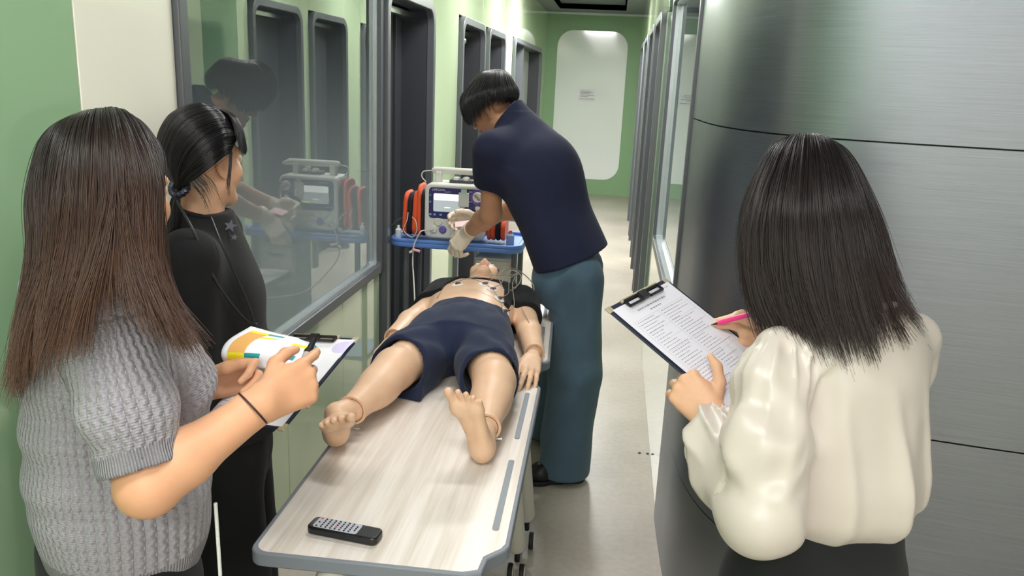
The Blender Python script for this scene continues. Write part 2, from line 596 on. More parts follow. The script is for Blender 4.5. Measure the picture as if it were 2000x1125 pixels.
# window pane: reflective glass, frosted film rising from the bottom
def pane_mat(name, z0, z1, top=0.1, milk=(176, 190, 194)):
    m = bpy.data.materials.new(name); m.use_nodes = True
    nt = m.node_tree; nt.nodes.clear()
    N = nt.nodes.new; L = nt.links.new
    out = N('ShaderNodeOutputMaterial')
    tr = N('ShaderNodeBsdfTransparent'); tr.inputs[0].default_value = (0.55, 0.62, 0.60, 1)
    df = N('ShaderNodeBsdfDiffuse'); df.inputs[0].default_value = srgb(*milk)
    gl = N('ShaderNodeBsdfGlossy'); gl.inputs['Roughness'].default_value = 0.012; gl.inputs[0].default_value = (0.95, 1, 0.97, 1)
    tc = N('ShaderNodeTexCoord'); sp = N('ShaderNodeSeparateXYZ'); L(tc.outputs['Object'], sp.inputs[0])
    mr = N('ShaderNodeMapRange'); mr.interpolation_type = 'SMOOTHSTEP'
    mr.inputs[1].default_value = z1; mr.inputs[2].default_value = z0; mr.inputs[3].default_value = top; mr.inputs[4].default_value = 0.72
    L(sp.outputs['Z'], mr.inputs[0])
    mx = N('ShaderNodeMixShader'); L(mr.outputs[0], mx.inputs[0]); L(tr.outputs[0], mx.inputs[1]); L(df.outputs[0], mx.inputs[2])
    fr = N('ShaderNodeFresnel'); fr.inputs[0].default_value = 2.1
    m2 = N('ShaderNodeMixShader'); L(fr.outputs[0], m2.inputs[0]); L(mx.outputs[0], m2.inputs[1]); L(gl.outputs[0], m2.inputs[2])
    L(m2.outputs[0], out.inputs[0])
    return m

def window(n, X, s, y0, y1, z0, z1, label=None, pm=None):
    root = tag(empty('window_%d' % n, (X, (y0 + y1) / 2, z0)), kind='structure')
    wall_frame('frame', root, y0, y1, z0, z1, 0.044, X, s, r=0.035, bottom=True, proud=0.018, deep=0.10)
    b = MB()
    b.ring(loop(rrect(y0 + .044, y1 - .044, z0 + .044, z1 - .044, .012, 8), X - 0.018 * s), loop(rrect(y0 + .054, y1 - .054, z0 + .054, z1 - .054, .008, 8), X - 0.018 * s), (0.018 * s, 0, 0))
    b.build('glazing_bead', M_ALU, root)
    p = MB(); p.prism(loop(rrect(y0 + .042, y1 - .042, z0 + .042, z1 - .042, .01, 8), X - 0.024 * s), (0.006 * s, 0, 0))
    p.build('pane', pm, root)
    return root
M_PANE1 = pane_mat('half frosted observation glass', 0.75, 1.95, 0.03)
window(1, XL, 1, 1.985, 3.80, 0.72, 2.16, pm=M_PANE1)
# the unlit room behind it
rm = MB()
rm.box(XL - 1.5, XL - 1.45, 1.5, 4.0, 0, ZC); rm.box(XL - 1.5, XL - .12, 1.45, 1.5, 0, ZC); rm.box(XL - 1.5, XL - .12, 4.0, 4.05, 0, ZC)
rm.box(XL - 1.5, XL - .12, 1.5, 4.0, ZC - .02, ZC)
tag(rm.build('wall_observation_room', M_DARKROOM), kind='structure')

def door(n, X, s, y0, y1, z1, leaf_lines=(), handle=None, glass=None, closer=False, w=0.052):
    root = tag(empty('door_%d' % n, (X, (y0 + y1) / 2, 0)), kind='structure')
    wall_frame('frame', root, y0, y1, 0.0, z1, w, X, s, r=0.13, bottom=False, proud=0.035, deep=0.2)
    Xi = X - 0.16 * s
    a, b, t = y0 + w, y1 - w, z1 - w
    if glass:
        g = MB(); g.box(min(Xi, Xi + .012 * s), max(Xi, Xi + .012 * s), glass, b, 0.02, t); g.build('pane', M_BOARD, root)
        p = MB(); p.box(min(Xi, X), max(Xi, X), glass - .06, glass, 0, t); p.build('mullion', M_FRAME, root)
        b = glass - .06
    lf = MB(); lf.box(min(Xi, Xi - .04 * s), max(Xi, Xi - .04 * s), a - .03, b + .03, 0.008, t + .02)
    lf.build('leaf', M_LEAF, root, bevel=0.003)
    for yy, ww, mm in leaf_lines:
        q = MB(); q.box(min(Xi, Xi + .018 * s), max(Xi, Xi + .018 * s), yy, yy + ww, 0.01, t); q.build('stile', mm, root, bevel=0.002)
    tk = MB(); tk.box(min(X - .15 * s, X - .09 * s), max(X - .15 * s, X - .09 * s), a, b, t - .05, t - .012)
    tk.build('door_closer_rail', M_CHROME, root, bevel=0.004)
    if closer:
        c = MB(); c.tube([(X - .06 * s, a + .12, t - .10), (X - .06 * s, a + .42, t - .10)], .028, 14)
        c.tube([(X - .06 * s, a + .28, t - .1), (X - .02 * s, a + .1, t - .04)], .008, 8)
        c.build('door_closer', M_CHROME, root, smooth=True)
    if handle:
        h = MB(); h.tube([(Xi + .02 * s, handle, .95), (Xi + .06 * s, handle, .95), (Xi + .06 * s, handle, 1.25), (Xi + .02 * s, handle, 1.25)], .011, 8)
        h.build('handle', M_CHROME, root, smooth=True)
    return root
door(1, XL, 1, 3.815, 4.84, 2.10, [(4.22, .03, M_FRAME), (4.34, .012, M_FRAME), (4.60, .016, M_FRAMED)])
door(2, XL, 1, 5.70, 6.70, 2.10, [(6.2, .03, M_FRAME)], closer=True)
door(3, XL, 1, 6.88, 7.90, 2.10, [(7.3, .03, M_FRAME)])
d4 = door(4, XL, 1, 8.62, 11.66, 2.12, [], glass=9.7)
m = MB(); m.box(XL + .026, XL + .06, 8.63, 8.66, 1.50, 1.62); m.build('card_reader', M_BLACK, d4, bevel=.003)

# ---- right wall
OPEN_R = [(2.96, 4.62, 0.80, 2.16), (5.50, 6.42, 0, 2.16), (6.62, 7.52, 0, 2.16), (8.0, 8.95, 0, 2.16), (9.2, 10.3, 0, 2.16)]
bk = MB()
tiles(bk, XR + .008, XR + .12, 2.95, YB, OPEN_R, lambda mb, a, b, c, d, e, f: mb.box(a, b, c, d, e, f))
wr = tag(bk.build('wall_right', M_JOINT), kind='structure')
def pr(a, b, c, d, m): return panel(a, b, c, d, m, XR, wr, -1)
pr(2.95, 4.86, 0, .80, M_PALE); pr(2.95, 4.86, 2.16, ZC, M_PALE); pr(4.62, 4.86, .80, 2.16, M_PALE); pr(4.86, 5.33, 0, ZC, M_DEEP); pr(5.33, 5.5, 0, ZC, M_PALE)
pr(5.5, 6.42, 2.16, ZC, M_PALE); pr(6.42, 6.62, 0, ZC, M_PALE); pr(6.62, 7.52, 2.16, ZC, M_PALE); pr(7.52, 8.0, 0, ZC, M_PALE)
pr(8.0, 8.95, 2.16, ZC, M_PALE); pr(8.95, 9.2, 0, ZC, M_PALE); pr(9.2, 10.3, 2.16, ZC, M_PALE); pr(10.3, YB, 0, ZC, M_PALE)
window(2, XR, -1, 2.96, 4.62, 0.80, 2.16, pm=pane_mat('half frosted window glass', 0.75, 1.95, 0.25))
door(5, XR, -1, 5.5, 6.42, 2.16, [(5.9, .03, M_FRAME)]); door(6, XR, -1, 6.62, 7.52, 2.16, [(7.0, .03, M_FRAME)])
door(7, XR, -1, 8.0, 8.95, 2.16); door(8, XR, -1, 9.2, 10.3, 2.16)
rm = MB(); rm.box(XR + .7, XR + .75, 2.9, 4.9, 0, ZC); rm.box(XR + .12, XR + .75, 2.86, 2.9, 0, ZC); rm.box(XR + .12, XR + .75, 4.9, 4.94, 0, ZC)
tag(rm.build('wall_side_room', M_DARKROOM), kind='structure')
fs = MB()
for yy in (3.62, 3.60):
    pass
for xx in (XR - .012, XR - .05):
    fs.lathe((xx, 3.52, 0.0), (0, 0, 1), [(0, .007), (.003, .007), (.005, .003)], 10)
fs.build('floor_screw', M_FRAMED, wr)

# ---- end wall with the white glass board
wb = MB(); wb.box(XL - .12, XR + .12, YB, YB + .12, 0, ZC)
wall_b = tag(wb.build('wall_back', M_ENDG), kind='structure')
p = MB(); p.prism([(c, YB - .012, d) for c, d in rrect(-.95, .105, .235, 2.45, .24, 10)], (0, .011, 0))
p.build('panel', M_BOARD, wall_b, smooth=True, bevel=.002)
sg = MB(); sg.box(-.585, -.335, YB - .016, YB - .0125, 1.415, 1.60)
sign = sg.build('paper_notice', M_PAPER)
tag(sign, 'small white printed notice stuck on the white end wall board', 'notice')
ln = MB()
for i, (a, b, z) in enumerate([(-.56, -.40, 1.57), (-.56, -.37, 1.55), (-.56, -.42, 1.53), (-.56, -.36, 1.51), (-.56, -.44, 1.49), (-.575, -.345, 1.452)]):
    ln.box(a, b, YB - .0168, YB - .0158, z - .004, z + .002)
ln.build('print', M_INK, sign)

# ---- brushed steel column wall that turns the corner on the right
M_STEEL = bpy.data.materials.new('brushed stainless steel'); M_STEEL.use_nodes = True
nt = M_STEEL.node_tree; b = nt.nodes['Principled BSDF']
b.inputs['Metallic'].default_value = 1.0; b.inputs['Roughness'].default_value = 0.36; b.inputs['Base Color'].default_value = srgb(158, 161, 162)
tc = nt.nodes.new('ShaderNodeTexCoord'); mp = nt.nodes.new('ShaderNodeMapping'); mp.inputs['Scale'].default_value = (7, 7, 900)
nt.links.new(tc.outputs['Object'], mp.inputs[0])
ns = nt.nodes.new('ShaderNodeTexNoise'); ns.inputs['Scale'].default_value = 1.0; ns.inputs['Detail'].default_value = 5
nt.links.new(mp.outputs[0], ns.inputs['Vector'])
rr = nt.nodes.new('ShaderNodeMapRange'); rr.inputs[1].default_value = .25; rr.inputs[2].default_value = .75; rr.inputs[3].default_value = 0.34; rr.inputs[4].default_value = 0.42
nt.links.new(ns.outputs['Fac'], rr.inputs[0]); nt.links.new(rr.outputs[0], b.inputs['Roughness'])
rc = nt.nodes.new('ShaderNodeValToRGB'); rc.color_ramp.elements[0].position = .3; rc.color_ramp.elements[1].position = .7
rc.color_ramp.elements[0].color = srgb(136, 140, 147); rc.color_ramp.elements[1].color = srgb(152, 156, 163)
nt.links.new(ns.outputs['Fac'], rc.inputs[0]); nt.links.new(rc.outputs[0], b.inputs['Base Color'])
bp = nt.nodes.new('ShaderNodeBump'); bp.inputs['Strength'].default_value = .05; bp.inputs['Distance'].default_value = .001
nt.links.new(ns.outputs['Fac'], bp.inputs['Height']); nt.links.new(bp.outputs[0], b.inputs['Normal'])

def catmull(pts, n=10):
    pts = [np.array(p, float) for p in pts]
    P = [2 * pts[0] - pts[1]] + pts + [2 * pts[-1] - pts[-2]]
    out = []
    for i in range(1, len(P) - 2):
        for k in range(n):
            t = k / n
            out.append(.5 * ((2 * P[i]) + (-P[i - 1] + P[i + 1]) * t + (2 * P[i - 1] - 5 * P[i] + 4 * P[i + 1] - P[i + 2]) * t * t + (-P[i - 1] + 3 * P[i] - 3 * P[i + 1] + P[i + 2]) * t ** 3))
    out.append(P[-2]); return out
PLAN = catmull([(.272, 2.95), (.278, 2.72), (.287, 2.52), (.308, 2.36), (.35, 2.215), (.41, 2.11), (.50, 2.035), (.62, 1.985), (.80, 1.945), (1.1, 1.90), (1.6, 1.86), (2.1, 1.83), (XE, 1.80)], 8)
steel = tag(empty('wall_steel_column', (1.0, 2.0, 0)), kind='structure')
def clad(i0, i1, z0, z1):
    c = MB(); P = PLAN[i0:i1 + 1]; n = len(P); g = .002
    vs = []
    for k, q in enumerate(P):
        t = P[min(k + 1, n - 1)] - P[max(k - 1, 0)]; t = t / np.linalg.norm(t); nn = np.array([-t[1], t[0]])
        q = q + t * (g if k == 0 else -g if k == n - 1 else 0)
        for off in (0, .008):
            for z in (z0 + g, z1 - g): vs.append((q[0] + nn[0] * off, q[1] + nn[1] * off, z))
    fsx = []
    for k in range(n - 1):
        a, d = 4 * k, 4 * k + 4
        fsx += [(a, d, d + 1, a + 1), (a + 2, a + 3, d + 3, d + 2), (a, a + 2, d + 2, d), (a + 1, d + 1, d + 3, a + 3)]
    fsx += [(0, 1, 3, 2), (4 * n - 4, 4 * n - 2, 4 * n - 1, 4 * n - 3)]
    c.add(vs, fsx)
    return c.build('cladding_panel', M_STEEL, steel, smooth=True)
IM = 48
clad(0, len(PLAN) - 1, 1.578, ZC)
clad(0, IM, .45, 1.578); clad(0, IM, 0, .45)
clad(IM, len(PLAN) - 1, .865, 1.578); clad(IM, len(PLAN) - 1, 0, .865)
core = MB()
vs = [(q[0], q[1]) for q in PLAN]
core.prism([(q[0] + (.012 if q[0] < .6 else 0), q[1] + .012, 0) for q in PLAN] + [(XE, 3.0, 0), (.285, 3.0, 0)], (0, 0, ZC))
core.build('backing', M_JOINT, steel)

# ---- walls of the entrance space behind the viewer
w = MB(); w.box(XL - .12, XE + .12, YF - .12, YF, 0, ZC); tag(w.build('wall_front', M_WHITE), kind='structure')
w = MB(); w.box(XE, XE + .12, YF, 2.0, 0, ZC); tag(w.build('wall_entrance_side', M_WHITE), kind='structure')

# ---- ceiling lights (linear lamps across the corridor)
M_HOUS = mat('white lamp housing', (225, 226, 226), rough=.5)
M_DIFF = mat('lit diffuser', (255, 255, 255), emit=(255, 252, 246), estr=9.0)
def ceiling_light(x, y, lx, ly, power, label):
    r = tag(empty('ceiling_light', (x, y, ZC)), label, 'lamp', 'linear ceiling lamps')
    h = MB(); h.ring([(x + a * (lx / 2 + .012), y + c * (ly / 2 + .012), ZC - .018) for a, c in ((-1, -1), (1, -1), (1, 1), (-1, 1))], [(x + a * lx / 2, y + c * ly / 2, ZC - .018) for a, c in ((-1, -1), (1, -1), (1, 1), (-1, 1))], (0, 0, .017))
    h.build('frame', M_HOUS, r)
    d = MB(); d.box(x - lx / 2, x + lx / 2, y - ly / 2, y + ly / 2, ZC - .012, ZC - .002); d.build('diffuser', M_DIFF, r)
    ld = bpy.data.lights.new('lamp_light', 'AREA'); ld.shape = 'RECTANGLE'; ld.size = lx; ld.size_y = ly; ld.energy = power * LAMP_POWER
    ld.color = (1.0, 0.985, 0.965)
    lo = bpy.data.objects.new('lamp_light', ld); COL.objects.link(lo); lo.location = (x, y, ZC - .03)
    lo.parent = r; lo.matrix_parent_inverse = parent_matrix(r).inverted()
for (y, pw), wh in zip(((2.6, 14), (4.2, 22), (5.8, 30), (7.4, 46), (8.8, 92)), ('over the observation window', 'over the defibrillator trolley', 'by the second dark door', 'by the third dark door', 'nearest the white end board')):
    ceiling_light(-.42, y, .62, .09, pw, 'slim white linear lamp in the corridor ceiling ' + wh)
for x, y, pw, wh in ((-.35, .55, 13, 'just before the near folding table'), (-.35, -1.3, 38, 'by the green glass wall behind the viewer'), (.75, -1.9, 26, 'close to the front wall'), (1.9, -1.3, 16, 'close to the white side wall')):
    ceiling_light(x, y, .9, .30, pw, 'broad white ceiling lamp ' + wh)

# ------------------------------------------------------------------ body building blocks
def frame(f, u):
    """orthonormal right/forward/up from a forward and an approximate up direction"""
    f = nrm(f); u = np.asarray(u, float); u = nrm(u - f * (u @ f)); r = np.cross(f, u)
    return r, f, u


def head_sdf(S, c, fwd, up, s=1.0, k=0.012, eyes=True):
    """adds a head (cranium centre between the ears at c) to the field; returns eye positions and the local-to-world function"""
    r, f, u = frame(fwd, up); c = np.asarray(c, float)
    P = lambda a, b, d: c + (r * a + f * b + u * d) * s
    R = np.array([r, f, u])
    S.ell(P(0, -.014, .034), np.array([.073, .092, .083]) * s, R, k)
    S.ell(P(0, .030, -.025), np.array([.060, .060, .085]) * s, R, .02)
    for a in (-1, 1):
        S.cone(P(a * .050, .004, -.058), P(a * .014, .070, -.097), .020 * s, .019 * s, .02)
        S.ell(P(a * .036, .058, -.030), np.array([.026, .024, .026]) * s, R, .02)
        S.cone(P(a * .014, .086, .026), P(a * .050, .066, .024), .009 * s, .008 * s, .014)
    S.ell(P(0, .076, -.100), np.array([.020, .016, .014]) * s, R, .015)
    for a in (-1, 1):
        S.ell(P(a * .031, .096, .004), np.array([.017, .014, .011]) * s, R, .012, 'sub')
        S.ell(P(a * .031, .076, .004), np.array([.016, .0125, .0125]) * s, R, .003)
    S.cone(P(0, .084, .012), P(0, .108, -.033), .007 * s, .011 * s, .010)
    for a in (-1, 1):
        S.ell(P(a * .012, .097, -.037), np.array([.009, .011, .008]) * s, R, .006)
        S.ell(P(a * .007, .104, -.047), np.array([.0042, .006, .005]) * s, R, .003, 'sub')
    S.ell(P(0, .088, -.062), np.array([.024, .010, .0065]) * s, R, .004)
    S.ell(P(0, .086, -.075), np.array([.021, .010, .0070]) * s, R, .004)
    S.cone(P(-.024, .092, -.0685), P(.024, .092, -.0685), .0015 * s, .0015 * s, .003, 'sub')
    for a in (-1, 1):
        n = nrm(r * a + f * -0.35)
        e = nrm(np.cross(n, u)) ; Re = np.array([n, np.cross(u, n), u])
        S.ell(P(a * .077, -.012, -.006), np.array([.0085, .019, .032]) * s, Re, .006)
        S.ell(P(a * .086, -.009, -.002), np.array([.006, .011, .020]) * s, Re, .004, 'sub')
        S.ell(P(a * .076, -.004, -.036), np.array([.006, .009, .009]) * s, Re, .006)
    lips = P(0, .092, -.068)
    eyes_at = [(P(a * .031, .0795, .004), f) for a in (-1, 1)]
    return P, lips, eyes_at


def bend(v, ax_, ang):
    """rotate v about ax_ by ang degrees"""
    a = math.radians(ang); ax_ = nrm(ax_); v = np.asarray(v, float)
    return v * math.cos(a) + np.cross(ax_, v) * math.sin(a) + ax_ * (ax_ @ v) * (1 - math.cos(a))


def hand_sdf(S, wrist, e1, e2, s=1.0, curls=((20, 30, 20),) * 4, spread=(7, 2, -3, -9), thumb=None, rw=0.026, grow=0.0, palm_cup=0.0):
    """hand: e1 = wrist to knuckles, e2 = towards the thumb side; palm faces e1 x e2 (right hand) - caller passes e3 through e2 sign.
    thumb: three local direction vectors (e1, e2, e3) for its segments. Returns finger tips."""
    wrist = np.asarray(wrist, float)
    e1, e2, e3 = e1
    P = lambda a, b, c: wrist + (e1 * a + e2 * b + e3 * c) * s
    g = grow
    kn = [(.088, .028, 0), (.092, .0085, -.002), (.088, -.0105, -.001), (.080, -.028, .001)]
    for i, q in enumerate(kn):
        q0 = (.005, q[1] * .62, 0.002)
        S.cone(P(*q0), P(*q), .0155 * s + g, .0112 * s + g, .012)
    S.cone(P(.022, .016, .010), P(.058, .031, .010), .015 * s + g, .012 * s + g, .012)
    S.cone(P(.025, -.017, .008), P(.062, -.024, .007), .013 * s + g, .011 * s + g, .012)
    S.cone(P(-.03, 0, 0), P(.01, 0, 0), rw * s * .93 + g, rw * s * .86 + g, .015, flat=(e3, .74))
    L = [(.043, .026, .021), (.048, .029, .022), (.044, .027, .022), (.034, .021, .019)]
    Rr = [(.0098, .0088, .0078, .0062), (.0100, .0090, .0079, .0063), (.0095, .0085, .0075, .006), (.0084, .0076, .0068, .0056)]
    tips = []
    for i in range(4):
        d = bend(e1, e3, spread[i] if True else 0)
        # spread towards e2: sign from handedness
        sg = np.sign(np.dot(np.cross(e3, e1), e2))
        d = bend(e1, e3, spread[i] * sg)
        axb = np.cross(d, e3); axb = nrm(axb)
        p = P(*kn[i]); tot = 0
        for j in range(3):
            tot += curls[i][j]
            dd = d * math.cos(math.radians(tot)) + e3 * math.sin(math.radians(tot))
            q = p + dd * L[i][j] * s
            S.cone(p, q, Rr[i][j] * s + g, Rr[i][j + 1] * s + g, .0035 if j else .006)
            p = q
        tips.append(p)
    th = thumb or [(.75, .55, .35), (.9, .35, .25), (.95, .15, .25)]
    p = P(.026, .024, .008); rr = [(.0145, .0118), (.0112, .0102), (.0100, .0075)]
    for v, l, (ra, rb) in zip(th, (.040, .032, .026), rr):
        dd = nrm(e1 * v[0] + e2 * v[1] + e3 * v[2]); q = p + dd * l * s
        S.cone(p, q, ra * s + g, rb * s + g, .006); p = q
    tips.append(p)
    return tips


def foot_sdf(S, heel, f, u, s=1.0, med=1, toe_curl=10):
    """bare foot; heel = back bottom of the heel, f = towards the toes, u = towards the instep, med=+1 when the big toe is on the +r side"""
    r, f, u = frame(f, u); heel = np.asarray(heel, float); r = r * med
    P = lambda a, b, c: heel + (f * a + r * b + u * c) * s
    S.ell(P(.034, 0, .031), np.array([.034, .029, .031]) * s, np.array([f, r, u]), .01)
    S.cone(P(.035, 0, .045), P(.045, 0, .085), .029 * s, .029 * s, .02)
    S.cone(P(.05, -.006, .040), P(.165, .004, .026), .032 * s, .026 * s, .02, flat=(u, .8))
    S.cone(P(.04, -.012, .022), P(.15, -.026, .017), .020 * s, .016 * s, .015)
    S.cone(P(.05, .0, .065), P(.155, .012, .030), .026 * s, .018 * s, .02)
    S.ell(P(.172, .024, .019), np.array([.026, .021, .018]) * s, np.array([f, r, u]), .012)
    S.ell(P(.160, -.020, .016), np.array([.026, .022, .015]) * s, np.array([f, r, u]), .012)
    toes = [(.188, .027, .022, .044, .0125), (.190, .006, .021, .036, .0085), (.184, -.010, .019, .032, .0080), (.176, -.024, .017, .028, .0075), (.164, -.036, .016, .026, .0075)]
    for i, (a, b, c, l, rad) in enumerate(toes):
        d = nrm(f * math.cos(math.radians(toe_curl)) + u * math.sin(math.radians(-toe_curl)) + r * (.10 - .07 * i))
        p = P(a - .01, b, c); q = p + d * (l * .62) * s; d2 = bend(d, r * med, -8); t = q + d2 * l * .42 * s
        S.cone(p, q, rad * s * 1.02, rad * s * .9, .006); S.cone(q, t, rad * s * .92, rad * s * 1.0, .004)


def skin_mat(name, col, rough=0.5, sss=0.12, lip=(176, 104, 92), coat=0.0):
    m = mat(name, col, rough=rough, spec=0.35, sss=sss, coat=coat)
    nt = m.node_tree; b = nt.nodes['Principled BSDF']
    at = nt.nodes.new('ShaderNodeAttribute'); at.attribute_name = 'lip'
    tc = nt.nodes.new('ShaderNodeTexCoord'); n = nt.nodes.new('ShaderNodeTexNoise'); n.inputs['Scale'].default_value = 22; n.inputs['Detail'].default_value = 5
    nt.links.new(tc.outputs['Object'], n.inputs['Vector'])
    c = srgb(*col)
    m1 = nt.nodes.new('ShaderNodeMix'); m1.data_type = 'RGBA'
    m1.inputs[6].default_value = (c[0] * .92, c[1] * .87, c[2] * .85, 1); m1.inputs[7].default_value = (c[0] * 1.06, c[1] * 1.08, c[2] * 1.08, 1)
    nt.links.new(n.outputs['Fac'], m1.inputs[0])
    m2 = nt.nodes.new('ShaderNodeMix'); m2.data_type = 'RGBA'; m2.inputs[7].default_value = srgb(*lip)
    nt.links.new(at.outputs['Fac'], m2.inputs[0]); nt.links.new(m1.outputs[2], m2.inputs[6]); nt.links.new(m2.outputs[2], b.inputs['Base Color'])
    n2 = nt.nodes.new('ShaderNodeTexNoise'); n2.inputs['Scale'].default_value = 380; nt.links.new(tc.outputs['Object'], n2.inputs['Vector'])
    bp = nt.nodes.new('ShaderNodeBump'); bp.inputs['Strength'].default_value = .08; bp.inputs['Distance'].default_value = .001
    nt.links.new(n2.outputs['Fac'], bp.inputs['Height']); nt.links.new(bp.outputs[0], b.inputs['Normal'])
    return m


def lip_attr(P, lips, s=1.0):
    lips = np.asarray(lips); r = nrm(P(1, 0, 0) - P(0, 0, 0)); f = nrm(P(0, 1, 0) - P(0, 0, 0)); u = nrm(P(0, 0, 1) - P(0, 0, 0))
    def fn(V):
        q = V - lips
        a = (q @ r) / (.025 * s); b = (q @ u) / (.0135 * s); c = (q @ f) / (.03 * s)
        d = np.sqrt(a * a + b * b + c * c)
        return np.clip((1.1 - d) / .25, 0, 1) * .8
    return fn


def hair_mat(name, col, rough=0.3, tip=None):
    m = bpy.data.materials.new(name); m.use_nodes = True
    nt = m.node_tree; nt.nodes.clear(); N = nt.nodes.new; L = nt.links.new
    out = N('ShaderNodeOutputMaterial'); h = N('ShaderNodeBsdfPrincipled')
    h.inputs['Roughness'].default_value = rough; h.inputs['Specular IOR Level'].default_value = .45
    h.inputs['Anisotropic'].default_value = 0.0
    ci = N('ShaderNodeHairInfo')
    rp = N('ShaderNodeValToRGB'); a, b = srgb(*col), srgb(*(tip or col))
    rp.color_ramp.elements[0].color = a; rp.color_ramp.elements[1].color = b; rp.color_ramp.elements[0].position = .35
    L(ci.outputs['Intercept'], rp.inputs[0])
    mx = N('ShaderNodeMix'); mx.data_type = 'RGBA'; mx.blend_type = 'MULTIPLY'; mx.inputs[0].default_value = 1
    mr = N('ShaderNodeMapRange'); mr.inputs[3].default_value = .65; mr.inputs[4].default_value = 1.35
    L(ci.outputs['Random'], mr.inputs[0]); cb = N('ShaderNodeCombineColor')
    for i in range(3): L(mr.outputs[0], cb.inputs[i])
    L(rp.outputs[0], mx.inputs[6]); L(cb.outputs[0], mx.inputs[7]); L(mx.outputs[2], h.inputs['Base Color'])
    L(h.outputs[0], out.inputs[0])
    return m


M_EYEW = mat('eye white', (232, 228, 224), rough=.15)
M_IRIS = mat('dark brown iris', (40, 26, 20), rough=.1)
def eyeballs(eyes_at, parent, s=1.0):
    for c, f in eyes_at:
        e = MB()
        R = .0125 * s
        prof = [(R * math.cos(math.radians(a)), R * math.sin(math.radians(a))) for a in range(180, -1, -12)]
        n0 = 0
        e.lathe(c, f, prof, 16)
        for i, fc in enumerate(e.f):
            if len(fc) == 4 and (i // 16) >= 12: e.mi[i] = 1
        e.mi[-1] = 1
        e.build('eye', [M_EYEW, M_IRIS], parent, smooth=True)

# ------------------------------------------------------------------ folding tables on castors
M_TOP = mat('pale ash laminate', (226, 218, 208), rough=.34, spec=.5)
nt = M_TOP.node_tree; b = nt.nodes['Principled BSDF']
tc = nt.nodes.new('ShaderNodeTexCoord')
def gnoise(sx, sy, det, dist=0.0):
    mp = nt.nodes.new('ShaderNodeMapping'); mp.inputs['Scale'].default_value = (sx, sy, 1)
    nt.links.new(tc.outputs['Object'], mp.inputs[0])
    n = nt.nodes.new('ShaderNodeTexNoise'); n.inputs['Scale'].default_value = 1; n.inputs['Detail'].default_value = det; n.inputs['Distortion'].default_value = dist
    nt.links.new(mp.outputs[0], n.inputs['Vector']); return n
g1, g2 = gnoise(26, 1.6, 6, .6), gnoise(150, 4, 4, .3)
ad = nt.nodes.new('ShaderNodeMath'); ad.operation = 'MULTIPLY_ADD'; ad.inputs[1].default_value = .4
nt.links.new(g2.outputs['Fac'], ad.inputs[0]); nt.links.new(g1.outputs['Fac'], ad.inputs[2])
rp = nt.nodes.new('ShaderNodeValToRGB')
rp.color_ramp.elements[0].position = .46; rp.color_ramp.elements[0].color = srgb(206, 194, 180)
rp.color_ramp.elements[1].position = .86; rp.color_ramp.elements[1].color = srgb(234, 227, 219)
nt.links.new(ad.outputs[0], rp.inputs[0]); nt.links.new(rp.outputs[0], b.inputs['Base Color'])
M_EDGE = mat('grey plastic edging', (122, 128, 136), rough=.5)
M_SLOT = mat('grey slot insert', (138, 145, 152), rough=.55)
M_LEGW = mat('off white powder coated tube', (205, 202, 190), rough=.4)
M_TYRE = mat('black rubber tyre', (26, 26, 28), rough=.6)
M_HUB = mat('pale plastic castor disc', (216, 214, 204), rough=.4)

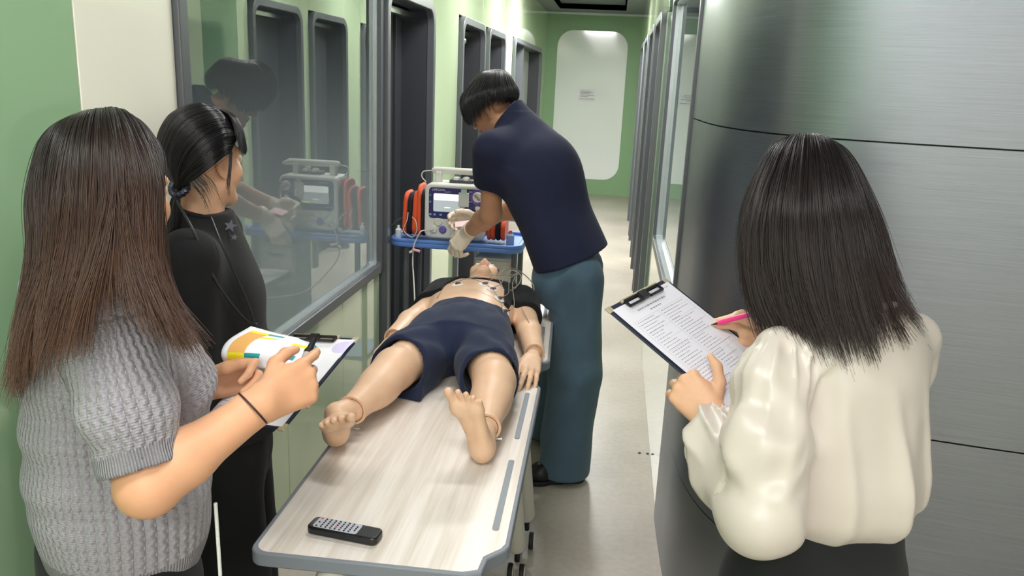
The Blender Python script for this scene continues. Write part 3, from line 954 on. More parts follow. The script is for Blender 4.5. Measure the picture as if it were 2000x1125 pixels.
def table(cx, cy, rz, label, L=1.15, Wd=.525):
    r = tag(empty('folding_table', (cx, cy, 0), rz), label, 'table', 'folding tables pushed end to end')
    ca, sa = math.cos(rz), math.sin(rz)
    T = lambda x, y, z: (cx + x * ca - y * sa, cy + x * sa + y * ca, z)
    hx, hy = Wd / 2, L / 2
    def outline(ins):
        a, b = hx - ins, hy - ins; pts = []
        for (x, y, a0) in ((-a + .03, -b + .03, 180), (None, None, 0), (None, None, 1), (-a + .03, b - .03, 90)):
            if x is None:
                s = -1 if a0 == 0 else 1
                seq = [(a - .075, s * b), (a - .045, s * (b - .012)), (a - .04, s * (b - .06)), (a - .008, s * (b - .095)), (a, s * (b - .115))]
                pts += seq if s < 0 else seq[::-1]
            else:
                for k in range(6):
                    t = math.radians(a0 + 90 * k / 5) if a0 == 180 else math.radians(90 + 90 * k / 5)
                    pts.append((x + .03 * math.cos(t), y + .03 * math.sin(t)))
        return pts
    m = MB(); m.prism([T(x, y, .697) for x, y in outline(.006)], (0, 0, .023)); m.build('tabletop', M_TOP, r, bevel=.002)
    e = MB(); e.ring([T(x, y, .690) for x, y in outline(-.002)], [T(x, y, .690) for x, y in outline(.009)], (0, 0, .0305)); e.build('edging', M_EDGE, r, bevel=.003)
    for y0, y1 in ((-.405, -.065), (.065, .405)):
        q = MB(); q.prism([T(hx - .036 + x, y, .7185) for x, y in rrect(-.0075, .0075, y0, y1, .0074, 4)], (0, 0, .0035)); q.build('slot_insert', M_SLOT, r)
    u = MB(); u.box(-.02, .02, -hy + .1, hy - .1, .645, .695)
    u.v = [T(x, y, z) for x, y, z in u.v]; u.build('beam', M_LEGW, r, bevel=.004)
    for sy in (-1, 1):
        for sx in (-1, 1):
            y = sy * (hy - .085)
            lg = MB()
            lg.tube([T(sx * .10, y, .675), T(sx * .17, y, .50), T(sx * (hx - .052), y, .115), T(sx * (hx - .050), y, .10)], [.028, .030, .033, .024], 16)
            lo = lg.build('leg', M_LEGW, r, smooth=True)
            wx = sx * (hx - .048)
            c = MB(); c.tube([T(wx, y, .10), T(wx, y, .058)], .010, 8); c.build('castor_stem', M_TYRE, lo, smooth=True)
            yo = y - .03
            for dx in (-.02, .02):
                ty = MB(); ax_ = Vector(T(1, 0, 0)) - Vector(T(0, 0, 0))
                cc = Vector(T(wx + dx, yo, .0315))
                ty.lathe(cc, ax_, [(-.0085, .020), (-.0085, .030), (-.004, .0315), (.004, .0315), (.0085, .030), (.0085, .020)], 24); ty.build('tyre', M_TYRE, lo, smooth=True)
                hb = MB(); hb.lathe(cc, ax_, [(-.011, .001), (-.011, .022), (-.008, .025), (.008, .025), (.011, .022), (.011, .001)], 24); hb.build('castor_disc', M_HUB, lo, smooth=True)
    return r
table(-.430, 1.955, math.radians(1.2), 'pale wood folding table nearest the camera with the remote control on it')
table(-.455, 3.135, math.radians(3.0), 'pale wood folding table under the torso and head of the dummy')

# ------------------------------------------------------------------ remote control
M_RBLK = mat('black glossy plastic', (24, 24, 28), rough=.28)
M_RSIL = mat('silver keypad plate', (186, 188, 198), rough=.4, metal=.2)
M_KEY = mat('black rubber key', (26, 26, 30), rough=.6)
M_KEYR = mat('red rubber key', (196, 60, 70), rough=.6)
p0, p1 = Vector((-0.5890, 1.4836, 0.7350)), Vector((-0.4288, 1.4627, 0.7350))
cen = (p0 + p1) / 2; ex = (p1 - p0).normalized(); ey = Vector((-ex.y, ex.x, 0))
hl, hw = (p1 - p0).length / 2, .0235
root = tag(empty('remote_control', (cen.x, cen.y, .7205)), 'black remote control with silver keypad on the near end of the table', 'remote control')
RT = lambda a, b_, z: tuple(Vector((cen.x, cen.y, z)) + ex * a + ey * b_)
m = MB(); m.prism([RT(a, c, .7205) for a, c in rrect(-hl, hl, -hw, hw, .013, 6)], (0, 0, .0185)); m.build('case', M_RBLK, root, bevel=.0045, segs=3)
m = MB(); m.prism([RT(a, c, .739) for a, c in rrect(-hl * .84, hl * .42, -hw * .82, hw * .82, .006, 4)], (0, 0, .0007)); m.build('keypad_plate', M_RSIL, root)
for i in range(9):
    for j in range(5):
        a = -hl * .74 + i * hl * 1.06 / 8; c = hw * (.62 - .31 * j)
        if (i, j) in ((0, 1), (0, 3), (8, 0), (8, 4)): continue
        k = MB(); k.lathe(RT(a, c, .7397), (0, 0, 1), [(0, .0021), (.0012, .0021), (.0017, .0014)], 10)
        k.build('key', M_KEYR if (i, j) in ((0, 0), (4, 3)) else M_KEY, root)

# ------------------------------------------------------------------ trolley with the blue top
M_BLUE = mat('blue moulded plastic', (92, 134, 205), rough=.35, spec=.5)
M_CREAMP = mat('cream painted steel', (214, 208, 192), rough=.45)
tx0, tx1, ty0, ty1, tz = -1.085, -.412, 3.83, 4.24, .885
root = tag(empty('medical_trolley', ((tx0 + tx1) / 2, 4.03, 0)), 'trolley with a blue plastic top carrying the defibrillator', 'trolley')
rr0 = rrect(tx0, tx1, ty0, ty1, .07, 8); rr1 = rrect(tx0 + .022, tx1 - .022, ty0 + .022, ty1 - .022, .055, 8)
m = MB(); m.prism([(a, c, tz - .038) for a, c in rr0], (0, 0, .026)); m.build('tray', M_BLUE, root, bevel=.008, segs=3)
m = MB(); m.ring([(a, c, tz - .014) for a, c in rr0], [(a, c, tz - .014) for a, c in rr1], (0, 0, .018)); m.build('rim', M_BLUE, root, bevel=.006, segs=3)
for x in (-1.01, -.452):
    for y in (3.90, 4.18):
        m = MB(); m.tube([(x, y, .07), (x, y, tz - .036)], .015, 12); lp = m.build('post', M_FRAME, root, smooth=True)
        m = MB(); m.lathe((x, y, .036), (1, 0, 0), [(-.012, .015), (-.012, .034), (.012, .034), (.012, .015)], 20); m.build('castor', M_TYRE, lp, smooth=True)
        m = MB(); m.tube([(x, y, .03), (x, y, .075)], .010, 8); m.build('castor_stem', M_FRAME, lp)
m = MB(); m.box(-1.025, -.437, 3.885, 4.195, .20, .225); m.build('shelf', M_BLUE, root, bevel=.006)
m = MB(); m.box(-.66, -.47, 3.93, 4.16, .226, .80); m.build('drawer_unit', M_CREAMP, root, bevel=.006)
for i in range(3):
    m = MB(); m.box(-.652, -.478, 3.918, 3.931, .235 + .188 * i, .413 + .188 * i); d = m.build('drawer', M_CREAMP, root, bevel=.004)
    m = MB(); m.box(-.60, -.53, 3.905, 3.918, .36 + .188 * i, .372 + .188 * i); m.build('drawer_pull', M_FRAME, d, bevel=.002)

# ------------------------------------------------------------------ defibrillator monitor
M_SHELL = mat('off white equipment plastic', (222, 222, 214), rough=.42)
M_PANEL = mat('dark violet blue front panel', (56, 52, 104), rough=.35)
M_SCREEN = mat('lit grey screen', (176, 188, 190), rough=.12, emit=(190, 200, 202), estr=.45)
M_SCRW = mat('bright screen area', (245, 248, 248), rough=.12, emit=(250, 252, 252), estr=.75)
M_YEL = mat('yellow screen field', (226, 226, 110), rough=.3, emit=(230, 230, 90), estr=.6)
M_ORANGE = mat('orange padded fabric', (236, 92, 40), rough=.75, sheen=.2)
M_NAVYF = mat('black padded fabric', (28, 28, 40), rough=.85)
M_LBLUE = mat('light blue label', (120, 176, 226), rough=.5)
M_LETTER = mat('white print', (226, 228, 238), rough=.6)
M_CABLE = mat('pale grey cable', (206, 202, 192), rough=.5)
M_CABLED = mat('black cable', (28, 28, 32), rough=.5)
dx0, dx1, dyf, dyb, dz0, dz1 = -.915, -.603, 3.885, 4.06, .8915, 1.168
DF = tag(empty('defibrillator', ((dx0 + dx1) / 2, 3.97, dz0)), 'white defibrillator monitor with violet front panel on the blue trolley', 'defibrillator')
def DB(u): return dx0 + (dx1 - dx0) * u
def DZ(v): return dz0 + (dz1 - dz0) * v
m = MB(); m.prism([(a, dyf, c) for a, c in rrect(dx0, dx1, dz0, dz1, .035, 6)], (0, dyb - dyf, 0)); m.build('housing', M_SHELL, DF, bevel=.010, segs=3)
def fp(name, u0, u1, v0, v1, m_, par=DF, d=.003, y=dyf, r=.008):
    q = MB(); q.prism([(a, y - d, c) for a, c in rrect(DB(u0), DB(u1), DZ(v0), DZ(v1), min(r, (v1 - v0) * .13), 4)], (0, d - .0002, 0)); return q.build(name, m_, par, bevel=min(.0012, d * .3))
fpan = fp('front_panel', .075, .955, .375, .935, M_PANEL, d=.004, r=.018)
sc = fp('screen', .15, .62, .50, .83, M_SCREEN, d=.006)
fp('screen_trace', .155, .615, .705, .825, M_SCRW, par=sc, d=.0065)
fp('screen_field', .47, .59, .505, .535, M_YEL, par=sc, d=.0068); fp('screen_field', .33, .43, .57, .59, M_SCRW, par=sc, d=.0068)
for u in (.10, .17, .27): fp('soft_key', u - .02, u + .025, .425, .46, M_LBLUE, d=.007)
for v in (.67, .79): fp('soft_key', .085, .115, v - .02, v + .02, M_LBLUE, d=.007)
for k in range(4): fp('menu_key', .70, .80, .45 + .062 * k, .495 + .062 * k, mat('dark blue key', (44, 52, 120), rough=.4), d=.0065)
fp('key_label', .69, .80, .705, .715, M_LETTER, d=.005); fp('key_label', .82, .90, .66, .71, M_LBLUE, d=.005)
fp('shock_key', .83, .91, .56, .64, M_LETTER, d=.0075)
kn = MB(); kn.lathe((DB(.865), dyf, DZ(.80)), (0, -1, 0), [(0, .031), (.004, .031), (.005, .026), (.018, .0235), (.020, .018), (.020, .001)], 28); ko = kn.build('mode_dial', M_SHELL, DF, smooth=True)
kn = MB(); kn.obox((DB(.865), dyf - .022, DZ(.80)), (.004, 0, .004), (0, .004, 0), (-.013, 0, .013)); kn.build('dial_grip', mat('grey dial grip', (150, 150, 146), rough=.4), ko, bevel=.001)
kr = MB(); kr.lathe((DB(.865), dyf - .004, DZ(.80)), (0, -1, 0), [(0, .038), (.0014, .038), (.0014, .031)], 32); kr.build('dial_scale', mat('violet dial ring', (104, 88, 168), rough=.4), DF, smooth=True)
# hanging pouch taped over the screen
pc = MB(); pc.box(DB(.56), DB(.73), dyf - .013, dyf - .0075, DZ(.615), DZ(.87)); po = pc.build('accessory_pouch', mat('clear plastic pouch', (206, 212, 210), rough=.25), DF, bevel=.003)
pc = MB(); pc.box(DB(.60), DB(.69), dyf - .0145, dyf - .013, DZ(.86), DZ(.93)); pc.build('pouch_cap', mat('pale green tape', (170, 210, 186), rough=.6), po)
pc = MB(); pc.box(DB(.585), DB(.665), dyf - .012, dyf - .007, DZ(.555), DZ(.625)); pc.build('pouch_tab', mat('grey tab', (168, 174, 176), rough=.5), po)
# lower face: sockets, paper door, lettering
for u, v, rad, mm in ((.165, .17, .018, M_SHELL), (.31, .17, .016, M_LBLUE), (.235, .305, .020, M_SHELL)):
    q = MB(); q.lathe((DB(u), dyf, DZ(v)), (0, -1, 0), [(0, rad + .004), (.003, rad + .004), (.004, rad), (.010, rad * .8), (.010, .001)], 20); q.build('socket', mm if mm is not M_LBLUE else mat('violet socket', (112, 104, 176), rough=.4), DF, smooth=True)
fp('recorder_door', .43, .93, .06, .345, M_SHELL, d=.004); fp('recorder_slot', .47, .80, .25, .265, M_FRAMED, d=.005)
fp('printed_line', .52, .60, .295, .31, M_INK, d=.0048)
# handle
hy = (dyf + dyb) / 2
for u in (.17, .80):
    q = MB(); q.box(DB(u) - .017, DB(u) + .017, hy - .02, hy + .02, dz1 - .005, 1.222); q.build('handle_bracket', M_SHELL, DF, bevel=.006)
q = MB(); q.tube([(DB(.06), hy, 1.222), (DB(.10), hy, 1.225), (DB(.92), hy, 1.225), (DB(.99), hy, 1.218), (DB(1.04), hy, 1.216)], [.010, .017, .017, .011, .006], 14); q.build('handle', M_SHELL, DF, smooth=True)
q = MB(); q.box(DB(.36), DB(.74), hy - .03, hy + .04, dz1 - .003, dz1 + .016); q.build('paddle_rest', mat('dark grey paddle rest', (70, 74, 74), rough=.5), DF, bevel=.004)
for u in (.46, .62):
    q = MB(); q.lathe((DB(u), hy - .01, dz1 + .015), (0, 0, 1), [(0, .02), (.012, .018), (.018, .008)], 16); q.build('paddle', M_SHELL, DF, smooth=True)
q = MB(); q.tube(catmull([(DB(.07), hy, 1.222), (DB(-.08), hy - .01, 1.215), (DB(-.10), hy - .02, 1.19), (DB(-.02), hy - .03, 1.165)], 6), .0028, 6); q.build('paddle_cable', M_CABLE, DF, smooth=True)

def text_mesh(name, s, loc, size, m_, parent, rot=(PI / 2, 0, 0), ext=.0002):
    cu = bpy.data.curves.new(name, 'FONT'); cu.body = s; cu.size = size; cu.extrude = ext
    o = bpy.data.objects.new(name, cu); o.location = loc; o.rotation_euler = rot; COL.objects.link(o)
    me = bpy.data.meshes.new_from_object(o); bpy.data.objects.remove(o)
    o = bpy.data.objects.new(name, me); o.location = loc; o.rotation_euler = rot; COL.objects.link(o)
    if not me.materials: me.materials.append(m_)
    else: me.materials[0] = m_
    o.parent = parent; o.matrix_parent_inverse = parent_matrix(parent).inverted()
    return o
text_mesh('lettering', 'LIFEGAIN', (DB(.13), dyf - .0046, DZ(.875)), .0155, M_LETTER, DF)
text_mesh('lettering', 'CU-HD1', (DB(.33), dyf - .0046, DZ(.853)), .0085, M_LETTER, DF)
text_mesh('lettering', 'AED', (DB(.72), dyf - .0046, DZ(.875)), .010, M_LETTER, DF)

# padded accessory bags left and right of the monitor (their shells curve)
def bag(name, label, xs, y0, y1, z1s, mats, lean=0.0, grp=None):
    r = tag(empty(name, (xs[0], (y0 + y1) / 2, dz0)), label, 'bag', grp)
    for i in range(len(xs) - 1):
        a, b_ = xs[i] + .001, xs[i + 1] - .001
        zt = z1s[i]
        m = MB(); n = 10
        poly = [(y, z) for y, z in rrect(y0, y1, dz0 + .0, zt, .045, 6)]
        L0 = [(a + lean * (z - dz0) ** 2 * 4, y, z) for y, z in poly]
        m.prism(L0, (b_ - a, 0, 0))
        # bulge outer shell
        m.build('pad' if mats[i] is M_ORANGE else 'gusset', mats[i], r, bevel=min(.011, (b_ - a) * .42), segs=3)
    return r
bag('accessory_bag', 'orange and black padded bag beside the monitor, at the wall side', [-1.035, -1.012, -.986, -.958], 3.90, 4.05, [1.115, 1.11, 1.12], [M_ORANGE, M_NAVYF, M_ORANGE], lean=.05)
bag('accessory_bag', 'tall orange padded flap bag pressed against the monitor', [-.956, -.936, -.9175], 3.895, 4.05, [1.155, 1.13], [M_ORANGE, M_NAVYF], lean=0)
bag('accessory_bag', 'low orange and black padded bag between the monitor and the man', [-.600, -.580, -.555, -.53, -.505], 3.90, 4.05, [1.0, 1.01, 1.01, 1.0], [M_ORANGE, M_ORANGE, M_NAVYF, M_ORANGE], lean=0)
for x in (-1.022,):
    pass
# clear bottle of gel and a coiled pouch on the tray
def bottle(x, y, h, r_, label, m_, cap):
    r = tag(empty('bottle', (x, y, tz - .012)), label, 'bottle')
    q = MB(); q.lathe((x, y, tz - .0118), (0, 0, 1), [(0, r_ * .9), (.004, r_), (h * .7, r_), (h * .82, r_ * .5), (h * .86, r_ * .42)], 18); q.build('bottle_body', m_, r, smooth=True)
    q = MB(); q.lathe((x, y, tz - .0118 + h * .86), (0, 0, 1), [(0, r_ * .5), (h * .12, r_ * .4), (h * .14, r_ * .2)], 14); q.build('cap', cap, r, smooth=True)
M_CLEARB = mat('translucent blue plastic', (150, 176, 220), rough=.2)
bottle(-1.045, 3.88, .075, .016, 'small pale bottle on the tray at the wall side of the bags', mat('translucent white plastic', (214, 220, 226), rough=.2), M_SHELL)
bottle(-.475, 3.885, .085, .020, 'translucent blue bottle on the tray by the right bag', M_CLEARB, M_ORANGE)

# trunk cable from the monitor, over the tray edge and along the body of the dummy
def cable(name, pts, rad, m_, label, n=8, cat='cable'):
    q = MB(); q.tube(catmull(pts, n), rad, 6); o = q.build(name, m_, None, smooth=True)
    if label: tag(o, label, cat)
    return o
cable('lead_cable', [(DB(.165), dyf - .012, DZ(.17)), (DB(.08), dyf - .04, DZ(.16)), (-0.9102, 3.8000, 0.9386), (-0.9354, 3.8000, 0.8905), (-0.9429, 3.7900, 0.8609), (-0.9472, 3.7900, 0.7878), (-0.9184, 3.7000, 0.7197), (-0.8624, 3.5000, 0.6615), (-0.7551, 3.0500, 0.7380)], .0035, M_CABLE, 'pale cable hanging from the monitor over the blue tray edge')
lc = bpy.data.objects['lead_cable']
q = MB(); q.tube([(-0.9467, 3.7850, 0.8487), (-0.9091, 3.7800, 0.8420)], .007, 8); q.build('pink_plug', mat('pink plug', (232, 170, 180), rough=.5), lc)
q = MB(); q.tube([(-0.9621, 3.7850, 0.8321), (-0.9466, 3.7850, 0.8410)], .006, 8); q.build('grey_plug', M_SHELL, lc)
cable('looped_lead', [(-0.9940, 3.8700, 1.0167), (-0.9910, 3.8400, 0.9830), (-1.0063, 3.8300, 0.9397), (-0.9838, 3.8150, 0.9154), (-0.9550, 3.8150, 0.9045), (-0.9359, 3.8200, 0.9384), (-0.9466, 3.8400, 0.9807), (-0.9702, 3.8600, 0.9966)], .0018, M_CABLE, 'thin white lead looped on the orange bag', n=6)
cable('power_cable', [(-1.1125, 3.9000, 0.8592), (-1.1292, 3.9300, 0.8738), (-1.1140, 4.0000, 0.9216), (-1.0809, 4.0800, 0.9513), (-1.0445, 4.1000, 0.9642)], .003, M_CABLED, 'black cable curving behind the tray corner by the door', n=6)

# ------------------------------------------------------------------ training dummy lying on the tables
M_DUMMY = skin_mat('dummy vinyl skin', (232, 194, 162), rough=.42, sss=.08, lip=(206, 140, 118))
M_RINGD = mat('joint opening', (96, 44, 34), rough=.6)
M_SHORTS = mat('navy cotton shorts', (19, 31, 62), rough=.88, sheen=.08, bump=(700, .25))
M_TEEB = mat('black cotton shirt', (13, 14, 20), rough=.9, sheen=.04, bump=(700, .2))
DUM = tag(empty('training_dummy', (-.47, 2.7, .72)), 'pale vinyl training dummy in navy shorts lying on its back on the tables', 'dummy')

S = SDF(axis(-.86, .0045, -.12), axis(1.86, .0055, 3.28, .0036, 3.62), axis(.70, .0045, 1.0))
up = nrm((-.075, .997, 0)); sd = nrm((.997, .075, 0))
TORSO = [(-.02, 0, .0, .150, .085), (.10, 0, -.004, .172, .096), (.25, 0, .004, .148, .086), (.42, 0, .006, .165, .092), (.58, 0, .006, .178, .092), (.68, 0, .008, .155, .076), (.74, 0, .01, .085, .055)]
TO = (-.462, 2.47, .815)
S.loft(TO, up, sd, TORSO, k=.02)
hc = np.array((-.530, 3.425, .797))
fwd = nrm((0.02, .10, .99)); hup = nrm((-.08, .99, -.10))
P_, lips_, eyes_ = head_sdf(S, hc, fwd, hup, .98)
S.cone((-.512, 3.16, .80), (-.53, 3.36, .785), .06, .054, .03)
# arms
aR = [(-.640, 3.12, .80), (-.715, 2.83, .775), (-.722, 2.66, .775)]
aL = [(-.325, 3.09, .80), (-.258, 2.82, .778), (-.222, 2.625, .775)]
for A in (aR, aL):
    S.limb(A, (.056, .044, .036), .02)
    S.cone(np.array(A[0]) + (0.06 if A is aR else -.06, 0, 0), A[0], .075, .06, .03)
# legs
kR, kL = (-.612, 2.235, .808), (-.300, 2.215, .806)
lR = [(-.552, 2.50, .815), kR, (-.648, 1.97, .795)]; lL = [(-.375, 2.50, .815), kL, (-.283, 1.965, .785)]
for A in (lR, lL):
    S.limb(A, (.084, .062, .040), .02)
    m0 = np.array(A[1]) * .62 + np.array(A[2]) * .38
    S.ell(m0 + (0, 0, -.006), (.056, .11, .054), None, .03)
    S.ell(np.array(A[1]) + (0, -.01, .02), (.045, .06, .045), None, .03)
S.D = np.maximum(S.D, (.7208 - S.ax[2])[None, None, :])
S.build('body', M_DUMMY, DUM, attrs={'lip': lip_attr(P_, lips_)})
eyeballs(eyes_, DUM)
# feet, hands: parts behind a visible joint
def dummy_foot(heel, f, u, med, leg_end, leg_from):
    q = SDF(axis(heel[0] - .12, .003, heel[0] + .12), axis(heel[1] - .24, .003, heel[1] + .2), axis(.70, .003, 1.0))
    foot_sdf(q, heel, f, u, .98, med, 12)
    r, f2, u2 = frame(f, u)
    ank = np.array(heel) + f2 * .045 + u2 * .085
    q.cone(ank, np.array(leg_end), .030, .031, .012)
    o = q.build('foot', M_DUMMY, DUM)
    g = MB(); d = nrm(np.array(leg_end) - np.array(leg_from)); c = np.array(leg_end) + d * .022
    g.lathe(c, d, [(-.03, .036), (-.004, .0425), (.001, .0415), (.001, .035), (-.012, .030)], 28); g.build('ankle_ring', M_DUMMY, DUM, smooth=True)
    g = MB(); g.lathe(c, d, [(-.002, .0352), (.0004, .0345), (.0004, .0318), (-.002, .031)], 28); g.build('joint_gap', M_RINGD, DUM)
dummy_foot((-.668, 1.88, .708), (.25, -.68, .69), (-.25, .66, .70), -1, lR[2], lR[1])
dummy_foot((-.268, 1.835, .722), (-.30, -.06, .95), (.0, .99, .06), 1, lL[2], lL[1])

def hframe(e1, e2, side):
    e1 = nrm(e1); e2 = np.asarray(e2, float); e2 = nrm(e2 - e1 * (e1 @ e2))
    e3 = np.cross(e2, e1) if side == 'R' else np.cross(e1, e2)
    return e1, e2, e3

def dummy_hand(wr, e1, e2, side, curls, arm_end, arm_from, thumb=None):
    q = SDF(axis(wr[0] - .13, .0027, wr[0] + .13), axis(wr[1] - .22, .0027, wr[1] + .08), axis(.70, .0027, .86))
    hand_sdf(q, wr, hframe(e1, e2, side), None, 1.0, curls, thumb=thumb)
    q.build('hand', M_DUMMY, DUM)
    g = MB(); d = nrm(np.array(arm_end) - np.array(arm_from)); c = np.array(arm_end) + d * .03
    g.lathe(c, d, [(-.04, .034), (-.006, .0365), (.0, .0355), (.0, .029), (-.014, .026)], 28); g.build('wrist_ring', M_DUMMY, DUM, smooth=True)
    g = MB(); g.lathe(c, d, [(-.012, .028), (-.012, .001)], 28); g.build('joint_gap', M_RINGD, DUM)
dummy_hand((-.219, 2.552, .772), (-.02, -.98, -.10), (-.95, 0, .25), 'L', ((12, 14, 10), (14, 16, 10), (16, 18, 12), (18, 20, 14)), aL[2], aL[1], thumb=[(.8, .55, .2), (.95, .2, .15), (1, .05, .15)])
dummy_hand((-.722, 2.60, .772), (-.06, -.95, -.1), (.9, -.05, .30), 'R', ((16, 18, 12),) * 4, aR[2], aR[1])
for p in ((-0.5976, 2.2440, 0.7500), (-0.3671, 2.2961, 0.7600), (-0.6335, 1.9387, 0.7450), (-0.2645, 1.9551, 0.7500), (-.69, 2.2, .78), (-.245, 1.95, .75)):
    g = MB(); g.lathe(p, (1, 0, 0), [(-.008, .004), (.008, .004)], 10); g.build('joint_bolt', M_CHROME, DUM)

# shorts
S = SDF(axis(-.80, .005, -.10), axis(2.10, .005, 2.86), axis(.715, .005, .98))
S.loft(TO, up, sd, TORSO, k=.0, grow=.012)
S.cut((-.47, 2.775, .9), nrm((-.05, 1, .10)))
hR, hL = (-.640, 2.165, .800), (-.292, 2.135, .80)
S.cone((-.545, 2.52, .812), hR, .104, .100, .035, flat=((0, 0, 1), .9))
S.cone((-.385, 2.52, .812), hL, .104, .090, .035, flat=((0, 0, 1), .9))
S.ell((-.466, 2.46, .838), (.075, .07, .072), None, .03)
# loose cloth resting on the table behind the thighs
S.cone((-.52, 2.48, .765), (-.545, 2.20, .735), .05, .016, .03); S.cone((-.40, 2.48, .765), (-.365, 2.20, .735), .05, .014, .03)
S.cone((-.545, 2.22, .735), (-.66, 2.20, .735), .016, .016, .03); S.cone((-.365, 2.20, .735), (-.30, 2.19, .735), .014, .014, .03)
S.fold(lambda x, y, z: .0042 * np.sin(55 * (x + .47) * np.sign(x + .47) + 26 * y + 2 * np.sin(16 * y)) * np.clip((2.75 - y) / .1, 0, 1) + .0048 * sfold(x * 1.4, y, 5, 5, 14, 50))
S.cut((-.56, 2.225, .80), nrm((-.25, -1, .34))) if False else None
dR = nrm(np.array(hR) - np.array((-.545, 2.52, .815))); dL = nrm(np.array(hL) - np.array((-.385, 2.52, .815)))
# hems: each leg ends on its own slanted plane
X = S.ax[0][:, None, None]; Y = S.ax[1][None, :, None]; Z = S.ax[2][None, None, :]
def plane(p, n): n = nrm(n); return (X - p[0]) * n[0] + (Y - p[1]) * n[1] + (Z - p[2]) * n[2]
hem = np.where(X < -.465, plane((-.60, 2.265, .80), dR + (0.0, 0, .50)), plane((-.33, 2.235, .80), dL + (0, 0, .50))).astype(np.float32)
S.D = np.maximum(S.D, hem)
q = SDF(*S.ax)
q.cone((-.575, 2.40, .812), np.array(hR) + dR * .2, .080, .098, 0, flat=((0, 0, 1), .9)); q.cone((-.352, 2.40, .812), np.array(hL) + dL * .2, .080, .086, 0, flat=((0, 0, 1), .9))
S.minus(q)
S.D = np.maximum(S.D, (.7205 - Z).astype(np.float32) + 0 * X + 0 * Y)
S.build('shorts', M_SHORTS, DUM)
# shirt pushed open over shoulders and back
S = SDF(axis(-.84, .005, -.14), axis(2.80, .005, 3.36), axis(.715, .005, .99))
S.loft(TO, up, sd, TORSO, k=0, grow=.012)
S.D = np.maximum(S.D, (2.86 - S.ax[1])[None, :, None])
for A in (aR, aL):
    a0, a1 = np.array(A[0]), np.array(A[1]); e = a0 + (a1 - a0) * .62
    S.cone(a0, e, .078, .07, .03); 
    S.cone(a0 + (0.06 if A is aR else -.06, .0, 0), a0, .088, .074, .03)
S.fold(lambda x, y, z: .004 * sfold(x, y, 9, 5, 18, 60))
for A in (aR, aL):
    a0, a1 = np.array(A[0]), np.array(A[1]); d = nrm(a1 - a0); e = a0 + (a1 - a0) * .50
    m_ = (X * 0).astype(np.float32) if False else None
    XX = S.ax[0][:, None, None]; YY = S.ax[1][None, :, None]; ZZ = S.ax[2][None, None, :]
    pl = ((XX - e[0]) * d[0] + (YY - e[1]) * d[1] + (ZZ - e[2]) * d[2]).astype(np.float32)
    side = (XX < -.62) if A is aR else (XX > -.345)
    S.D = np.where(side & (YY < 3.1), np.maximum(S.D, pl), S.D)
q = SDF(*S.ax); q.loft(TO, up, sd, [(-.3, 0, -.10, .128, .14), (.45, 0, -.10, .130, .14), (.58, 0, -.10, .112, .14), (.66, 0, -.10, .075, .14), (.71, 0, -.1, .04, .14)])
S.D = np.maximum(S.D, -np.maximum(q.D, (.775 - S.ax[2])[None, None, :]))
S.D = np.maximum(S.D, (.7215 - S.ax[2])[None, None, :])
S.build('shirt', M_TEEB, DUM)

# electrodes and their leads
M_PAD = mat('white foam pad', (240, 240, 238), rough=.7)
M_SNAP = mat('dark electrode snap', (96, 62, 58), rough=.5)
M_LEAD = mat('pale lead wire', (150, 142, 130), rough=.5)
def torso_z(x, y):
    t = (y - TO[1]) * up[1] + (x - TO[0]) * up[0]; s_ = (x - TO[0]) * sd[0] + (y - TO[1]) * sd[1]
    ts = [r[0] for r in TORSO]; a = np.interp(t, ts, [r[3] for r in TORSO]); b_ = np.interp(t, ts, [r[4] for r in TORSO]); cf = np.interp(t, ts, [r[2] for r in TORSO])
    return TO[2] - cf + b_ * math.sqrt(max(0, 1 - (s_ / a) ** 2))
ELEC = [(-.565, 2.985, 'on the upper chest, at the wall side'), (-.462, 3.0, 'at the middle of the chest'), (-.425, 2.955, 'just below the middle of the chest'), (-.385, 2.88, 'low on the ribs by the standing man'), (-.352, 2.80, 'on the flank by the standing man'), (-.37, 3.02, 'on the upper chest, towards the standing man')]
for i, (x, y, wh) in enumerate(ELEC):
    z = torso_z(x, y); nx = (torso_z(x - .01, y) - torso_z(x + .01, y)) / .02; ny = (torso_z(x, y - .01) - torso_z(x, y + .01)) / .02
    n = Vector((nx, ny, 1)).normalized(); c = Vector((x, y, z)) + n * .002
    r = tag(empty('ecg_electrode', c), 'round white electrode with a lead stuck ' + wh, 'electrode', 'electrodes on the chest')
    g = MB(); g.lathe(c, n, [(0, .022), (.002, .021), (.0025, .001)], 20); g.build('pad', M_PAD, r)
    g = MB(); g.lathe(c + n * .0025, n, [(0, .008), (.005, .0075), (.008, .004)], 14); g.obox(c + n * .006 + Vector((.006, .003, 0)), (.008, .003, 0), (-.001, .004, 0), n * .002); g.build('snap', M_SNAP, r)
    g = MB(); k = .5 - .2 * i
    g.tube(catmull([c + n * .008, c + Vector((.03, .03, .018)), c * .45 + Vector((-.345, 3.09, .915)) * .55 + Vector((0, .012 * (i - 2.5), .03)), Vector((-.350 + .003 * i, 3.085, .925 + .003 * i))], 7), .0014, 6)
    g.build('lead_wire', M_LEAD, r, smooth=True)
def lead(name, pts, label, rad=.0024, m_=M_LEAD): return cable(name, pts, rad, m_, label, 7)
lead('lead_cable', [(-0.3959, 3.1000, 0.9036), (-0.3687, 3.1200, 0.9371), (-0.3280, 3.1000, 0.9193), (-0.3423, 3.0600, 0.8857), (-0.3880, 3.0500, 0.8805), (-0.4171, 3.1000, 0.9126), (-0.3882, 3.1400, 0.9396), (-0.3460, 3.2000, 0.9160), (-0.2994, 3.2000, 0.8802), (-0.2782, 3.1500, 0.8572), (-0.2887, 3.1000, 0.8370)], 'pale lead wires looped above the shoulder of the dummy')
